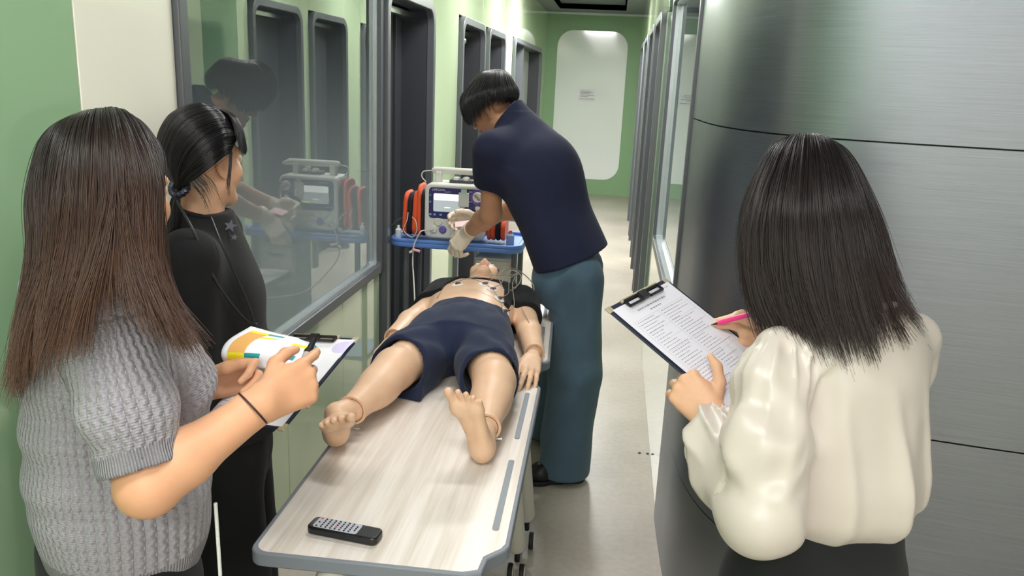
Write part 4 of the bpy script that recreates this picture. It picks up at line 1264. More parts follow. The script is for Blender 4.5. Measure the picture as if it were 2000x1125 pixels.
lead('lead_cable', [(-.575, 2.86, .93), (-.50, 2.90, .945), (-.42, 2.86, .93), (-.37, 2.78, .905), (-.345, 2.72, .875)], 'thin lead lying across the belly of the dummy', .0014)
lead('lead_cable', [(-.30, 2.90, .845), (-.262, 2.80, .827), (-.215, 2.74, .77), (-.19, 2.72, .722)], 'thin lead over the forearm of the dummy', .0014)

# ------------------------------------------------------------------ people
M_SKIN_A = skin_mat('warm skin', (222, 168, 132), rough=.48)
M_SKIN_B = skin_mat('light skin', (226, 178, 146), rough=.48)
M_SKIN_M = skin_mat('tan skin', (196, 146, 114), rough=.5)
M_HAIRD = mat('black hair mass', (18, 16, 17), rough=.55)
M_HAIRBR = mat('dark brown hair mass', (30, 23, 21), rough=.55)
H_BROWN = hair_mat('dark brown hair', (36, 29, 29), .36, (86, 58, 42))
H_BLACK = hair_mat('black hair', (26, 24, 27), .30, (34, 29, 29))
H_SOFT = hair_mat('soft black brown hair', (34, 28, 29), .32, (50, 36, 32))
H_MAN = hair_mat('short black hair', (22, 21, 23), .34)
M_BLACKT = mat('black trouser cloth', (13, 14, 17), rough=.85, sheen=.05)
M_BLACKK = mat('black knit', (9, 10, 14), rough=.9, sheen=.03, bump=(900, .2))
M_SHOE = mat('black leather', (20, 20, 23), rough=.4)
M_SOLE = mat('black rubber sole', (30, 30, 32), rough=.7)


def resample(p, n):
    p = np.asarray(p, float)
    q = np.array(catmull(p, 8))
    t = np.concatenate([[0], np.cumsum(np.linalg.norm(np.diff(q, axis=0), axis=1))]); t /= t[-1]
    u = np.linspace(0, 1, n)
    return np.stack([np.interp(u, t, q[:, i]) for i in range(3)], 1)


def guide_hair(guides, n, npts, seed, thick=.12, jit=.004, clump=60, clumpw=.55, ends=(.86, 1.04), split=None, wave=.0, closed=False, out=.0, fly=.03):
    """strands between neighbouring guide lines; layers reach inwards from the outer surface"""
    rng = np.random.default_rng(seed)
    G = np.array([resample(g, 40) for g in guides])
    ng = len(G); axis_ = G.mean(0)
    span = ng if closed else ng - 1
    paths = []
    cl = rng.uniform(0, span, clump * span); clo = rng.normal(0, jit * 1.5, (clump * span, 3)); clr = rng.uniform(-1, 1, clump * span)
    cl_sorted = np.argsort(cl)
    for i in range(n):
        s = rng.uniform(0, span)
        j = cl_sorted[min(np.searchsorted(cl[cl_sorted], s), len(cl) - 1)]
        tt = np.linspace(0, 1, 40)
        sv = s + (cl[j] - s) * clumpw * tt ** 1.3
        a = np.clip(np.floor(sv).astype(int), 0, span - 1); w = sv - a
        if split is not None:
            m = a == split[0]
            ws = np.where(w > .5, 1 - .5 * (2 - 2 * w) ** (1 + 6 * np.clip((tt - split[1]) / (1 - split[1]), 0, 1)), .5 * (2 * w) ** (1 + 6 * np.clip((tt - split[1]) / (1 - split[1]), 0, 1)))
            w = np.where(m, ws, w)
        idx = np.arange(40)
        p = G[a % ng, idx] * (1 - w)[:, None] + G[(a + 1) % ng, idx] * w[:, None]
        lay = 1 - thick * rng.uniform(0, 1) ** 1.6 + .012 * clr[j] * tt
        if rng.uniform() < fly: lay += rng.uniform(.0, .07)
        p = axis_ + (p - axis_) * np.minimum(lay, 1.12).reshape(-1, 1) if np.ndim(lay) else axis_ + (p - axis_) * lay
        e = rng.uniform(*ends)
        u = np.linspace(0, min(e, 1.0), npts)
        q = np.stack([np.interp(u, tt, p[:, k]) for k in range(3)], 1)
        q += clo[j] * (u ** 1.5)[:, None] + rng.normal(0, jit, 3) * (u ** 1.2)[:, None]
        if wave:
            ph = clr[j] * 6
            q += wave * np.stack([np.sin(7 * u + ph), np.cos(6 * u + ph * 1.3), 0 * u], 1) * u[:, None]
        paths.append(q)
    return paths


def dome(guides, centre, k=.17):
    c = np.asarray(centre, float); out = []
    for g in guides:
        p0, p1 = np.array(g[0]), np.array(g[1]); m = (p0 + p1) / 2; d = p1 - p0; L_ = np.linalg.norm(d)
        n = m - c; n -= d * (n @ d) / (L_ * L_); n /= np.linalg.norm(n)
        out.append([g[0], tuple(m + n * k * L_)] + list(g[1:]))
    return out


def guide_shell(name, guides, m, parent, scale=.95, t1=.8, closed=False):
    G = np.array([resample(g, 40) for g in guides]); ax_ = G.mean(0)
    G = ax_ + (G - ax_) * scale
    k = int(40 * t1); G = G[:, :k]
    nu = 6; rows = []
    ng = len(G)
    for i in range(ng if closed else ng - 1):
        for a in range(nu):
            w = a / nu; rows.append(G[i] * (1 - w) + G[(i + 1) % ng] * w)
    if not closed: rows.append(G[-1])
    V = np.array(rows); nr = len(V)
    F = []
    for i in range(nr if closed else nr - 1):
        for j in range(k - 1):
            F.append((i * k + j, ((i + 1) % nr) * k + j, ((i + 1) % nr) * k + j + 1, i * k + j + 1))
    return raw_mesh(name, V.reshape(-1, 3), np.array(F), m, parent)


def shoe(parent, heel, f, L=.27, w=.048, name='shoe'):
    """low shoe standing on the floor; heel = back end on the floor, f = towards the toe"""
    f = nrm((f[0], f[1], 0)); r = np.array((f[1], -f[0], 0)); heel = np.array((heel[0], heel[1], 0.0))
    lo = heel - .1; hi = heel + .1
    e = heel + f * L
    S = SDF(axis(min(heel[0], e[0]) - .08, .004, max(heel[0], e[0]) + .08), axis(min(heel[1], e[1]) - .08, .004, max(heel[1], e[1]) + .08), axis(-.01, .004, .14))
    P = lambda a, b, c: heel + f * a * L + r * b + np.array((0, 0, c))
    S.limb([P(.14, 0, .052), P(.45, 0, .052), P(.72, 0, .042), P(.88, 0, .034)], (.038, .036, .044, .034), .02)
    S.cone(P(.14, 0, .06), P(.28, 0, .10), .036, .036, .02)
    S.cut((0, 0, .016), (0, 0, -1)); S.cut((0, 0, .105), (0, 0, 1))
    o = S.build(name, M_SHOE, parent)
    S = SDF(*S.ax)
    S.limb([P(.15, 0, .02), P(.45, 0, .02), P(.74, 0, .02), P(.87, 0, .02)], (.042, .038, .048, .038), .02)
    S.cut((0, 0, .001), (0, 0, -1)); S.cut((0, 0, .022), (0, 0, 1))
    S.build('sole', M_SOLE, o)
    return o


def trousers(parent, hips, legs, m, waist_z, grow=.0, fold=.004, seed=3, hem_z=.03, name='trousers', wst=None):
    """hips: (centre, side vector, half side, half front, bottom z); legs: list of (points, radii)"""
    c, sv, a, b_, zb = hips
    pts = np.array([p for l in legs for p in l[0]] + [c]); R = max(max(l[1]) for l in legs) + .05
    lo, hi = pts.min(0) - R, pts.max(0) + R
    S = SDF(axis(min(lo[0], c[0] - .25), .007, max(hi[0], c[0] + .25)), axis(min(lo[1], c[1] - .25), .007, max(hi[1], c[1] + .25)), axis(0, .008, waist_z + .03))
    h = waist_z - zb
    S.loft((c[0], c[1], zb), (0, 0, 1), sv, [(0, 0, 0, a * .9, b_ * .9), (h * .35, 0, 0, a, b_), (h * .75, 0, 0, a * .93, b_ * .92), (h, 0, 0, a * .84, b_ * .84)])
    for p, r in legs: S.limb(p, r, .03)
    if fold: S.fold(lambda x, y, z: fold * sfold((x - y) * .9, z * .6, seed, 5, 10, 42) * np.clip((waist_z + .05 - z) / .2, .25, 1))
    S.cut((0, 0, hem_z), (0, 0, -1)); S.cut((0, 0, waist_z), (0, 0, 1))
    return S.build(name, m, parent)


# ================================================================== woman in the grey cable-knit sweater
W1 = tag(empty('person', (-.86, 1.19, 0)), 'woman with long dark brown hair in a grey knit sweater holding clipboard and marker', 'person')
F1 = np.array((.64, .768, 0)); R1 = np.array((.768, -.64, 0)); C1 = np.array((-.862, 1.195, 0))
sh1 = np.array((-.745, 1.085, 1.272)); el1 = np.array((-0.6681, 1.0331, 1.0570)); wr1 = np.array((-0.5395, 1.1607, 1.1494))
shl1 = np.array((-.985, 1.30, 1.272)); ell1 = np.array((-.87, 1.44, 1.03)); wrl1 = np.array((-0.7614, 1.3902, 1.0723))
S = SDF(axis(-1.10, .006, -.93, .0032, -.40), axis(.90, .0034, 1.60), axis(.82, .006, .96, .003, 1.62))
hc1 = np.array((-0.7894, 1.1910, 1.4764)); hf1 = np.array((.12, .98, -.08))
P1, lips1, eyes1 = head_sdf(S, hc1, hf1, (0.02, .06, 1), .92)
S.cone((C1[0] + .03, C1[1], 1.30), hc1 + (-.005, -.025, -.05), .058, .052, .03)
S.loft((C1[0], C1[1], .84), (0, 0, 1), R1, [(0, 0, .02, .11, .08), (.3, 0, .02, .12, .085), (.44, 0, 0, .12, .065), (.5, 0, 0, .062, .052)], k=.02)
S.limb([sh1, el1], (.038, .043), .02)
mid1 = el1 * .7 + wr1 * .3
S.limb([el1, mid1, wr1], (.0445, .0435, .029), .02); S.limb([shl1, ell1, wrl1], (.036, .042, .027), .02)
S.ell(el1 + np.array((-0.2136, -0.2707, -0.9387)) * .006, (.036, .036, .036), None, .03)
e1 = nrm(np.array((-0.4898, 1.2385, 1.1658)) - wr1); h1 = hframe(e1, (-0.5056, 0.0063, 0.8627), 'R')
tips1 = hand_sdf(S, wr1 + e1 * .004, h1, None, 1.02, ((26, 22, 12), (52, 48, 28), (64, 56, 36), (70, 60, 36)), thumb=[(.72, .60, .30), (.95, .22, .30), (.96, -.05, .28)], rw=.0285)
e1l = (0.9270, 0.2108, 0.3103); h1l = hframe(e1l, (-0.2502, -0.2996, 0.9207), 'L')
hand_sdf(S, wrl1, h1l, None, .98, ((52, 50, 30), (56, 54, 32), (58, 56, 34), (60, 56, 34)), thumb=[(.90, .25, .35), (1, .02, .05), (1, -.10, -.05)])
S.build('body', M_SKIN_A, W1, attrs={'lip': lip_attr(P1, lips1, .96)})
eyeballs(eyes1, W1, .96)

# cable-knit sweater
M_KNIT = mat('grey marl cable knit', (160, 156, 164), rough=.95, sheen=.35)
nt = M_KNIT.node_tree; b = nt.nodes['Principled BSDF']; N = nt.nodes.new; L = nt.links.new
at = N('ShaderNodeAttribute'); at.attribute_name = 'knit'
sp = N('ShaderNodeSeparateXYZ'); L(at.outputs['Vector'], sp.inputs[0])
def mth(op, a, b_=None, c_=None):
    n = N('ShaderNodeMath'); n.operation = op
    for i, v in enumerate((a, b_, c_)):
        if v is None: continue
        if isinstance(v, (int, float)): n.inputs[i].default_value = v
        else: L(v, n.inputs[i])
    return n.outputs[0]
u, v = sp.outputs['X'], sp.outputs['Y']
per = .0165
ph = mth('MULTIPLY', v, 2 * PI / .019)
wob = mth('MULTIPLY', mth('SINE', ph), .0030)
c1 = mth('ABSOLUTE', mth('SINE', mth('MULTIPLY', mth('ADD', u, wob), PI / per)))
c2 = mth('ABSOLUTE', mth('SINE', mth('MULTIPLY', u, PI / per)))
ridge = mth('POWER', c2, .35)
cab = mth('MULTIPLY', c1, mth('MULTIPLY', ridge, .8))
st = mth('MULTIPLY', mth('SINE', mth('MULTIPLY', v, 2 * PI / .0042)), .06)
hgt = mth('ADD', mth('ADD', cab, st), mth('MULTIPLY', ridge, .5))
rib = mth('ABSOLUTE', mth('SINE', mth('MULTIPLY', u, PI / .0050)))
hgt2 = N('ShaderNodeMix'); L(sp.outputs['Z'], hgt2.inputs[0]); L(hgt, hgt2.inputs[2]); L(rib, hgt2.inputs[3])
bp = N('ShaderNodeBump'); bp.inputs['Strength'].default_value = .95; bp.inputs['Distance'].default_value = .0065; L(hgt2.outputs[0], bp.inputs['Height']); L(bp.outputs[0], b.inputs['Normal'])
tc = N('ShaderNodeTexCoord'); nz = N('ShaderNodeTexNoise'); nz.inputs['Scale'].default_value = 420; nz.inputs['Detail'].default_value = 6; L(tc.outputs['Object'], nz.inputs['Vector'])
rp = N('ShaderNodeValToRGB'); rp.color_ramp.elements[0].position = .3; rp.color_ramp.elements[0].color = srgb(146, 142, 150); rp.color_ramp.elements[1].position = .75; rp.color_ramp.elements[1].color = srgb(172, 168, 176)
L(nz.outputs['Fac'], rp.inputs[0]); L(rp.outputs[0], b.inputs['Base Color'])

SW = [(0, 0, .030, .150, .125), (.05, 0, .034, .162, .140), (.14, 0, .032, .172, .152), (.26, 0, .034, .166, .150), (.36, 0, .046, .166, .156), (.43, 0, .028, .170, .134), (.492, 0, .004, .160, .098), (.533, 0, .004, .112, .072), (.563, 0, .008, .070, .062)]
zO = .785
S = SDF(axis(-1.11, .0045, -.52), axis(.92, .0045, 1.50), axis(.77, .0045, 1.39))
S.loft((C1[0], C1[1], zO), (0, 0, 1), R1, SW)
# ribbed welt pulls in at the waist
slv = el1 + (el1 - sh1) * .02
slvl = shl1 * .1 + ell1 * .9
S.limb([shl1, slvl], (.066, .060), .035)
SL = SDF(*S.ax); SL.limb([sh1 + np.array((-.02, .02, .0)), sh1 * .5 + el1 * .5, slv], (.069, .069, .060), .02)
ang1 = lambda x, y: np.arctan2((x - C1[0]) * R1[0] + (y - C1[1]) * R1[1], -((x - C1[0]) * F1[0] + (y - C1[1]) * F1[1]))
ua = nrm(el1 - sh1)
def f1(x, y, z):
    d = .0035 * np.sin(70 * (z - .35 * (x + y)) + 3 * np.sin(9 * x + 6 * y)) * np.clip((1.22 - z) / .1, 0, 1) * np.clip((z - .90) / .06, 0, 1)
    t = (x - sh1[0]) * ua[0] + (y - sh1[1]) * ua[1] + (z - sh1[2]) * ua[2]
    return d + .003 * sfold((x + y) * 1.2, z, 21, 5, 10, 40)
S.fold(f1)
pc_ = el1 + np.array((-0.0743, 0.2443, 0.9668)) * .028; nc_ = nrm(ua + np.array((0.3838, -0.1914, -0.9033)) * .55)
SL.fold(f1); SL.cut(pc_, nc_)
q = SDF(*S.ax); q.cone(sh1 * .35 + el1 * .65, el1 + ua * .05, .054, .054, 0); q2 = SDF(*S.ax); q2.loft((C1[0], C1[1], zO), (0, 0, 1), R1, SW)
SL.minus(q); S.join(SL, .03)
S.cut((0, 0, zO), (0, 0, -1))
def knit1(V):
    x, y, z = V.T
    th = ang1(x, y)
    u = th * .15; v = z.copy(); rb = (z < zO + .062).astype(float)
    a = V - sh1; t = a @ ua; pr = a - t[:, None] * ua; rad = np.linalg.norm(pr, axis=1)
    inarm = (rad < .088) & (t > -.02) & (q2sample(V) > -.004)
    s1 = nrm(np.cross(ua, F1)); s2 = np.cross(ua, s1)
    ta = np.arctan2(pr @ s1, pr @ s2)
    u = np.where(inarm, ta * .068, u); v = np.where(inarm, t, v)
    rb = np.where(inarm, ((V - pc_) @ nc_ > -.032).astype(float), rb)
    return np.stack([u, v, rb], 1)
def q2sample(V):
    I = [np.clip(np.searchsorted(S.ax[i], V[:, i]), 0, len(S.ax[i]) - 1) for i in range(3)]
    return q2.D[I[0], I[1], I[2]]
S.build('sweater', M_KNIT, W1, attrs={'knit': knit1})
trousers(W1, ((C1[0] + F1[0] * .02, C1[1] + F1[1] * .02, 0), R1, .178, .135, .70), [([C1 + R1 * .08 + (0, 0, .80), C1 + R1 * .085 + F1 * .02 + (0, 0, .45), C1 + R1 * .085 + (0, 0, .06)], (.098, .078, .068)), ([C1 - R1 * .08 + (0, 0, .80), C1 - R1 * .085 + F1 * .03 + (0, 0, .45), C1 - R1 * .085 + (0, 0, .06)], (.098, .078, .068))], M_BLACKT, .84)
for s_ in (-1, 1): shoe(W1, C1 + R1 * .085 * s_ - F1 * .07, F1, .245)
# wrist band and beaded bag strap
bw = wr1 - e1 * .018; fa = nrm(wr1 - el1)
a_ = nrm(np.cross(fa, (0, 0, 1))); c_ = np.cross(fa, a_)
g = MB(); g.tube([bw + (a_ * math.cos(t) + c_ * math.sin(t)) * .0325 + fa * .004 * math.sin(t) for t in np.linspace(0, 2 * PI, 33)], .0017, 6)
g.build('wrist_band', mat('dark brown cord', (48, 30, 28), rough=.6), W1, smooth=True)
M_BEAD = mat('white bead', (226, 226, 224), rough=.35)
g = MB()
for k in range(34):
    t = k / 33; p = np.array((-0.6259, 1.1529, 0.9596)) * (1 - t) + np.array((-0.6182, 1.1413, 0.8322)) * t
    g.lathe(p, (0, 0, 1), [(-.0032, .001), (-.002, .0032), (.002, .0032), (.0032, .001)], 8)
g.build('bead_strap', M_BEAD, W1, smooth=True)['kind'] = 'stuff'
# hair
G1 = [[(-0.8219, 1.2335, 1.5935), (-0.7370, 1.2124, 1.5744), (-0.7021, 1.1884, 1.5267), (-0.6959, 1.1550, 1.4362), (-0.6738, 1.1237, 1.3463), (-0.5988, 1.0924, 1.2528)],
      [(-0.8219, 1.2335, 1.5935), (-0.7131, 1.1481, 1.5762), (-0.6693, 1.1111, 1.5147), (-0.6597, 1.0842, 1.4277), (-0.6369, 1.0534, 1.3591), (-0.5863, 1.0323, 1.2760)],
      [(-0.8219, 1.2335, 1.5935), (-0.7176, 1.1110, 1.5759), (-0.6840, 1.0720, 1.5109), (-0.6692, 1.0483, 1.4339), (-0.6427, 1.0203, 1.3746), (-0.6009, 0.9890, 1.3158)],
      [(-0.8219, 1.2335, 1.5935), (-0.7469, 1.0965, 1.5730), (-0.7285, 1.0593, 1.5025), (-0.7254, 1.0392, 1.4243), (-0.7301, 1.0036, 1.3497), (-0.7259, 0.9553, 1.2825)],
      [(-0.8219, 1.2335, 1.5935), (-0.8023, 1.1113, 1.5752), (-0.7899, 1.0675, 1.5014), (-0.7923, 1.0485, 1.4102), (-0.7980, 1.0154, 1.3257), (-0.7883, 0.9694, 1.2452)],
      [(-0.8219, 1.2335, 1.5935), (-0.8652, 1.1482, 1.5652), (-0.8744, 1.1215, 1.4874), (-0.8601, 1.0921, 1.3885), (-0.8656, 1.0560, 1.2925), (-0.8524, 1.0009, 1.1953)],
      [(-0.8219, 1.2335, 1.5935), (-0.9138, 1.2025, 1.5561), (-0.9233, 1.1740, 1.4713), (-0.9089, 1.1450, 1.3739), (-0.9127, 1.1057, 1.2652), (-0.9031, 1.0488, 1.1627)],
      [(-0.8219, 1.2335, 1.5935), (-0.9426, 1.2704, 1.5503), (-0.9576, 1.2431, 1.4523), (-0.9432, 1.2145, 1.3568), (-0.9388, 1.1741, 1.2601), (-0.9268, 1.1074, 1.1587)],
      [(-0.8219, 1.2335, 1.5935), (-0.8827, 1.3107, 1.5579), (-0.8847, 1.2938, 1.4545), (-0.8881, 1.2561, 1.3519), (-0.8915, 1.2137, 1.2707), (-0.8916, 1.1489, 1.1823)],
      [(-0.8219, 1.2335, 1.5935), (-0.8127, 1.3146, 1.5613), (-0.8067, 1.3106, 1.4841), (-0.7954, 1.2771, 1.3906), (-0.7558, 1.2205, 1.3157), (-0.6584, 1.1614, 1.2450)]]
G1 = dome(G1, hc1)
guide_shell('hair', G1, M_HAIRBR, W1, .95, .72, closed=True)
hair1 = bpy.data.objects['hair']
strands('hair_strands', guide_hair(G1, 9500, 20, 11, thick=.10, jit=.0045, clump=34, clumpw=.6, ends=(.70, 1.0), split=(2, .55), wave=.008, closed=True, fly=.06), .00052, H_BROWN, hair1)

# ================================================================== woman in black
W2 = tag(empty('person', (-.95, 1.76, 0)), 'woman with tied black hair in a loose black top standing by the observation window', 'person')
F2 = nrm((.95, .30, 0)); R2 = np.array((F2[1], -F2[0], 0)); C2 = np.array((-.955, 1.77, 0))
hc2 = np.array((-0.9530, 1.7884, 1.4671)); hf2 = np.array((.33, .94, -.05))
S = SDF(axis(-1.12, .004, -.66), axis(1.50, .004, 2.05), axis(.85, .008, 1.24, .003, 1.63))
P2, lips2, eyes2 = head_sdf(S, hc2, hf2, (0, .03, 1), .94)
S.cone((C2[0] + .005, C2[1], 1.27), hc2 + (-.012, -.018, -.05), .056, .050, .03)
S.loft((C2[0], C2[1], .88), (0, 0, 1), R2, [(0, 0, 0, .12, .08), (.30, 0, 0, .125, .085), (.375, 0, 0, .115, .06), (.44, 0, 0, .06, .05)], k=.02)
shR2, shL2 = C2 + R2 * .155 + (0, 0, 1.265), C2 - R2 * .155 + (0, 0, 1.265)
elR2, elL2 = shR2 + F2 * -.01 + R2 * .03 + np.array((0, 0, -.27)), shL2 + F2 * .0 - R2 * .02 + np.array((0, 0, -.27))
wrR2, wrL2 = C2 + F2 * .17 + R2 * .05 + (0, 0, .97), C2 + F2 * .18 - R2 * .04 + (0, 0, .95)
S.limb([shR2, elR2, wrR2], (.036, .036, .026), .02); S.limb([shL2, elL2, wrL2], (.036, .036, .026), .02)
hand_sdf(S, wrR2, hframe(F2 * .5 - R2 * .6 + (0, 0, -.3), (0, 0, 1), 'R'), None, .95, ((20, 25, 15),) * 4)
hand_sdf(S, wrL2, hframe(F2 * .5 + R2 * .5 + (0, 0, -.3), (0, 0, 1), 'L'), None, .95, ((20, 25, 15),) * 4)
S.build('body', M_SKIN_B, W2, attrs={'lip': lip_attr(P2, lips2, .97)})
eyeballs(eyes2, W2, .97)
S = SDF(axis(-1.12, .006, -.66), axis(1.50, .006, 2.05), axis(.78, .006, 1.36))
TP2 = [(0, 0, .02, .185, .150), (.12, 0, .018, .176, .140), (.25, 0, .012, .168, .125), (.36, 0, .016, .165, .120), (.445, 0, .006, .162, .098), (.50, 0, .004, .112, .080), (.545, 0, .006, .070, .066)]
S.loft((C2[0], C2[1], .805), (0, 0, 1), R2, TP2)
for a0, a1, a2 in ((shR2, elR2, wrR2), (shL2, elL2, wrL2)):
    S.limb([a0, a1, a2 * .85 + a1 * .15], (.070, .062, .046), .035)
S.fold(lambda x, y, z: .005 * sfold((x + y), z, 33, 5, 10, 38))
S.cut((0, 0, .805), (0, 0, -1))
q = SDF(*S.ax)
for a1, a2 in ((elR2, wrR2), (elL2, wrL2)): q.cone(a1 * .4 + a2 * .6, a2, .036, .036, 0)
S.minus(q)
S.build('top', M_BLACKK, W2)
trousers(W2, ((C2[0], C2[1], 0), R2, .175, .140, .66), [([C2 + R2 * .085 + F2 * .02 + (0, 0, .76), C2 + R2 * .09 + F2 * .03 + (0, 0, .42), C2 + R2 * .09 + F2 * .03 + (0, 0, .05)], (.108, .105, .105)), ([C2 - R2 * .085 + F2 * .02 + (0, 0, .76), C2 - R2 * .09 + F2 * .03 + (0, 0, .42), C2 - R2 * .09 + F2 * .03 + (0, 0, .05)], (.108, .105, .105))], mat('black wide trouser cloth', (10, 11, 15), rough=.9), .86, seed=8)
for s_ in (-1, 1): shoe(W2, C2 + R2 * .09 * s_ - F2 * .07, F2, .24)
# collar rib, lanyard, star embroidery
g = MB(); cc2 = C2 + F2 * .004 + (0, 0, 1.347)
g.tube([cc2 + R2 * .068 * math.cos(t) + F2 * (.060 * math.sin(t) + .004) + np.array((0, 0, -.012 * math.sin(t))) for t in np.linspace(0, 2 * PI, 41)], .006, 8); g.build('collar', M_BLACKK, W2, smooth=True)
M_CORD = mat('black cord', (24, 24, 28), rough=.5)
g = MB(); g.tube(catmull([(-0.9409, 1.6400, 1.3917), (-0.9150, 1.6168, 1.3708), (-0.8798, 1.5951, 1.3319), (-0.8408, 1.5994, 1.2315), (-0.8051, 1.6209, 1.1584), (-0.7785, 1.6527, 1.1090)], 6), .0028, 6); lan = g.build('lanyard', M_CORD, W2, smooth=True)
g = MB(); g.tube(catmull([(-0.8867, 1.6825, 1.3508), (-0.8431, 1.6353, 1.3099), (-0.8129, 1.6436, 1.2288), (-0.7892, 1.6535, 1.1565), (-0.7762, 1.6530, 1.1091)], 6), .0028, 6); g.build('lanyard', M_CORD, W2, smooth=True)
g = MB(); p = Vector((-0.7775, 1.6480, 1.1105)); g.obox(p, (.008, 0, 0), (0, .003, 0), (0, 0, .012)); g.build('clasp', mat('dark metal', (70, 70, 76), rough=.35, metal=.8), W2, bevel=.002)
M_STAR = mat('grey star embroidery', (84, 84, 96), rough=.7)
g = MB()
for (px, py, sz) in ((0, 0, .017), (1, 0, .009)):
    c = Vector((-0.8694, 1.7385, 1.3224)) if px == 0 else Vector((-0.8469, 1.7109, 1.3024))
    n = Vector((0.3071, -0.7752, 0.5520)); a_ = n.orthogonal().normalized(); b_ = n.cross(a_)
    g.prism([c + (a_ * math.cos(k * PI / 5) + b_ * math.sin(k * PI / 5)) * (sz if k % 2 == 0 else sz * .4) for k in range(10)], n * .003)
g.build('star_patch', M_STAR, W2)
TIE = (-0.9627, 1.6900, 1.4135)
G2 = [[(-0.8611, 1.7377, 1.4906), (-0.8621, 1.7047, 1.4842), (-0.8819, 1.6755, 1.4609), (-0.9212, 1.6742, 1.4339), TIE],
      [(-0.8576, 1.7801, 1.5319), (-0.8660, 1.7176, 1.5351), (-0.8961, 1.6755, 1.5071), (-0.9330, 1.6725, 1.4605), TIE],
      [(-0.8808, 1.8152, 1.5570), (-0.8901, 1.7404, 1.5734), (-0.9284, 1.6828, 1.5494), (-0.9675, 1.6767, 1.4841), TIE],
      [(-0.9157, 1.8414, 1.5733), (-0.9344, 1.7712, 1.5919), (-0.9757, 1.7179, 1.5655), (-1.0072, 1.7036, 1.4854), TIE],
      [(-0.9452, 1.8801, 1.5754), (-0.9794, 1.8183, 1.5933), (-1.0294, 1.7722, 1.5585), (-1.0446, 1.7497, 1.4796), TIE],
      [(-0.9591, 1.9176, 1.5661), (-1.0225, 1.8823, 1.5789), (-1.0781, 1.8457, 1.5434), (-1.0724, 1.7955, 1.4682), TIE],
      [(-0.9587, 1.9298, 1.5330), (-1.0299, 1.9207, 1.5299), (-1.0742, 1.8745, 1.4927), (-1.0652, 1.8121, 1.4489), TIE]]
h2 = guide_shell('hair', G2, M_HAIRD, W2, .965, 1.0)
st2 = guide_hair(G2, 5200, 16, 5, thick=.05, jit=.0018, clump=40, clumpw=.5, ends=(.99, 1.0), fly=.02)
B2 = [[(-0.9297, 1.8220, 1.5850), (-0.8796, 1.7784, 1.5748), (-0.8559, 1.7622, 1.5422), (-0.8447, 1.7530, 1.5018)],
      [(-0.9361, 1.8424, 1.5865), (-0.8831, 1.8031, 1.5715), (-0.8579, 1.7864, 1.5361), (-0.8473, 1.7757, 1.4906)],
      [(-0.9581, 1.8906, 1.5818), (-0.8984, 1.8420, 1.5681), (-0.8750, 1.8297, 1.5305), (-0.8619, 1.8140, 1.4843)],
      [(-0.9799, 1.9388, 1.5769), (-0.9243, 1.8896, 1.5626), (-0.8992, 1.8718, 1.5231), (-0.8838, 1.8519, 1.4800)]]
st2 += guide_hair(B2, 1500, 12, 6, thick=.0, jit=.002, clump=14, ends=(.8, 1.0), fly=0)
L2 = [[(-0.8614, 1.7337, 1.4955), (-0.8553, 1.7158, 1.4641), (-0.8564, 1.7078, 1.4338), (-0.8507, 1.7009, 1.4050)], [(-0.8592, 1.7442, 1.4948), (-0.8557, 1.7319, 1.4660), (-0.8544, 1.7187, 1.4350), (-0.8537, 1.7038, 1.3975)]]
st2 += guide_hair(L2, 26, 10, 7, thick=0, jit=.002, clump=5, ends=(.7, 1.0), fly=0)
N2 = [[(-0.8902, 1.6721, 1.4518), (-0.8747, 1.6751, 1.4365), (-0.8681, 1.6814, 1.4179), (-0.8622, 1.6820, 1.3976)], [(-0.9276, 1.6722, 1.4292), (-0.9091, 1.6691, 1.4090), (-0.8995, 1.6646, 1.3874), (-0.8929, 1.6582, 1.3601)]]
st2 += guide_hair(N2, 34, 10, 8, thick=0, jit=.005, clump=6, ends=(.5, 1.0), fly=0)
T2 = [[TIE, (-0.9648, 1.6741, 1.3935), (-0.9686, 1.6634, 1.3543), (-0.9712, 1.6485, 1.2986)], [TIE, (-0.9585, 1.6841, 1.3890), (-0.9629, 1.6827, 1.3458), (-0.9690, 1.6786, 1.2930)], [TIE, (-0.9891, 1.7011, 1.3883), (-0.9996, 1.6994, 1.3466), (-1.0085, 1.6963, 1.2989)]]
st2 += guide_hair(T2, 900, 12, 9, thick=.3, jit=.004, clump=14, ends=(.7, 1.0), fly=0)
strands('hair_strands', st2, .00055, H_BLACK, h2)
g = MB(); rng = random.Random(4)
for k in range(16):
    a = 2 * PI * k / 16; c = Vector(TIE) + Vector((.018 * math.cos(a), .010 * math.sin(a), .016 * math.sin(a * 1.0)))
    g.lathe(c, (rng.uniform(-1, 1), rng.uniform(-1, 1), rng.uniform(-1, 1)), [(-.008, .002), (-.005, .008), (.003, .0085), (.008, .002)], 8)
g.build('hair_tie', mat('dark scrunchie', (40, 40, 56), rough=.35), W2, smooth=True)

# ================================================================== man in the navy T-shirt
MN = tag(empty('person', (-.14, 3.32, 0)), 'man in a navy T-shirt and loose jeans bending over the defibrillator with gloved hands', 'person')
FM = nrm((-.788, .616, 0)); RM = np.array((FM[1], -FM[0], 0))
PC = np.array((-.150, 3.305, .98)); SC = np.array((-.385, 3.45, 1.43)); UPM = nrm(SC - PC)
shLm, shRm = SC - RM * .176 + (0, 0, -.035), SC + RM * .15 + (.0, .0, -.075)
elLm, wrLm = np.array((-.505, 3.40, 1.115)), np.array((-0.6427, 3.6339, 0.9863))
elRm, wrRm = np.array((-.36, 3.74, 1.12)), np.array((-0.6280, 3.8287, 1.0086))
hcM = np.array((-0.5452, 3.5854, 1.5524)); hfM = np.array((-.82, .16, -.50)); huM = np.array((-.50, .10, .85))
S = SDF(axis(-.80, .0038, -.28, .008, .05), axis(3.1, .0042, 3.98), axis(.88, .0042, 1.74))
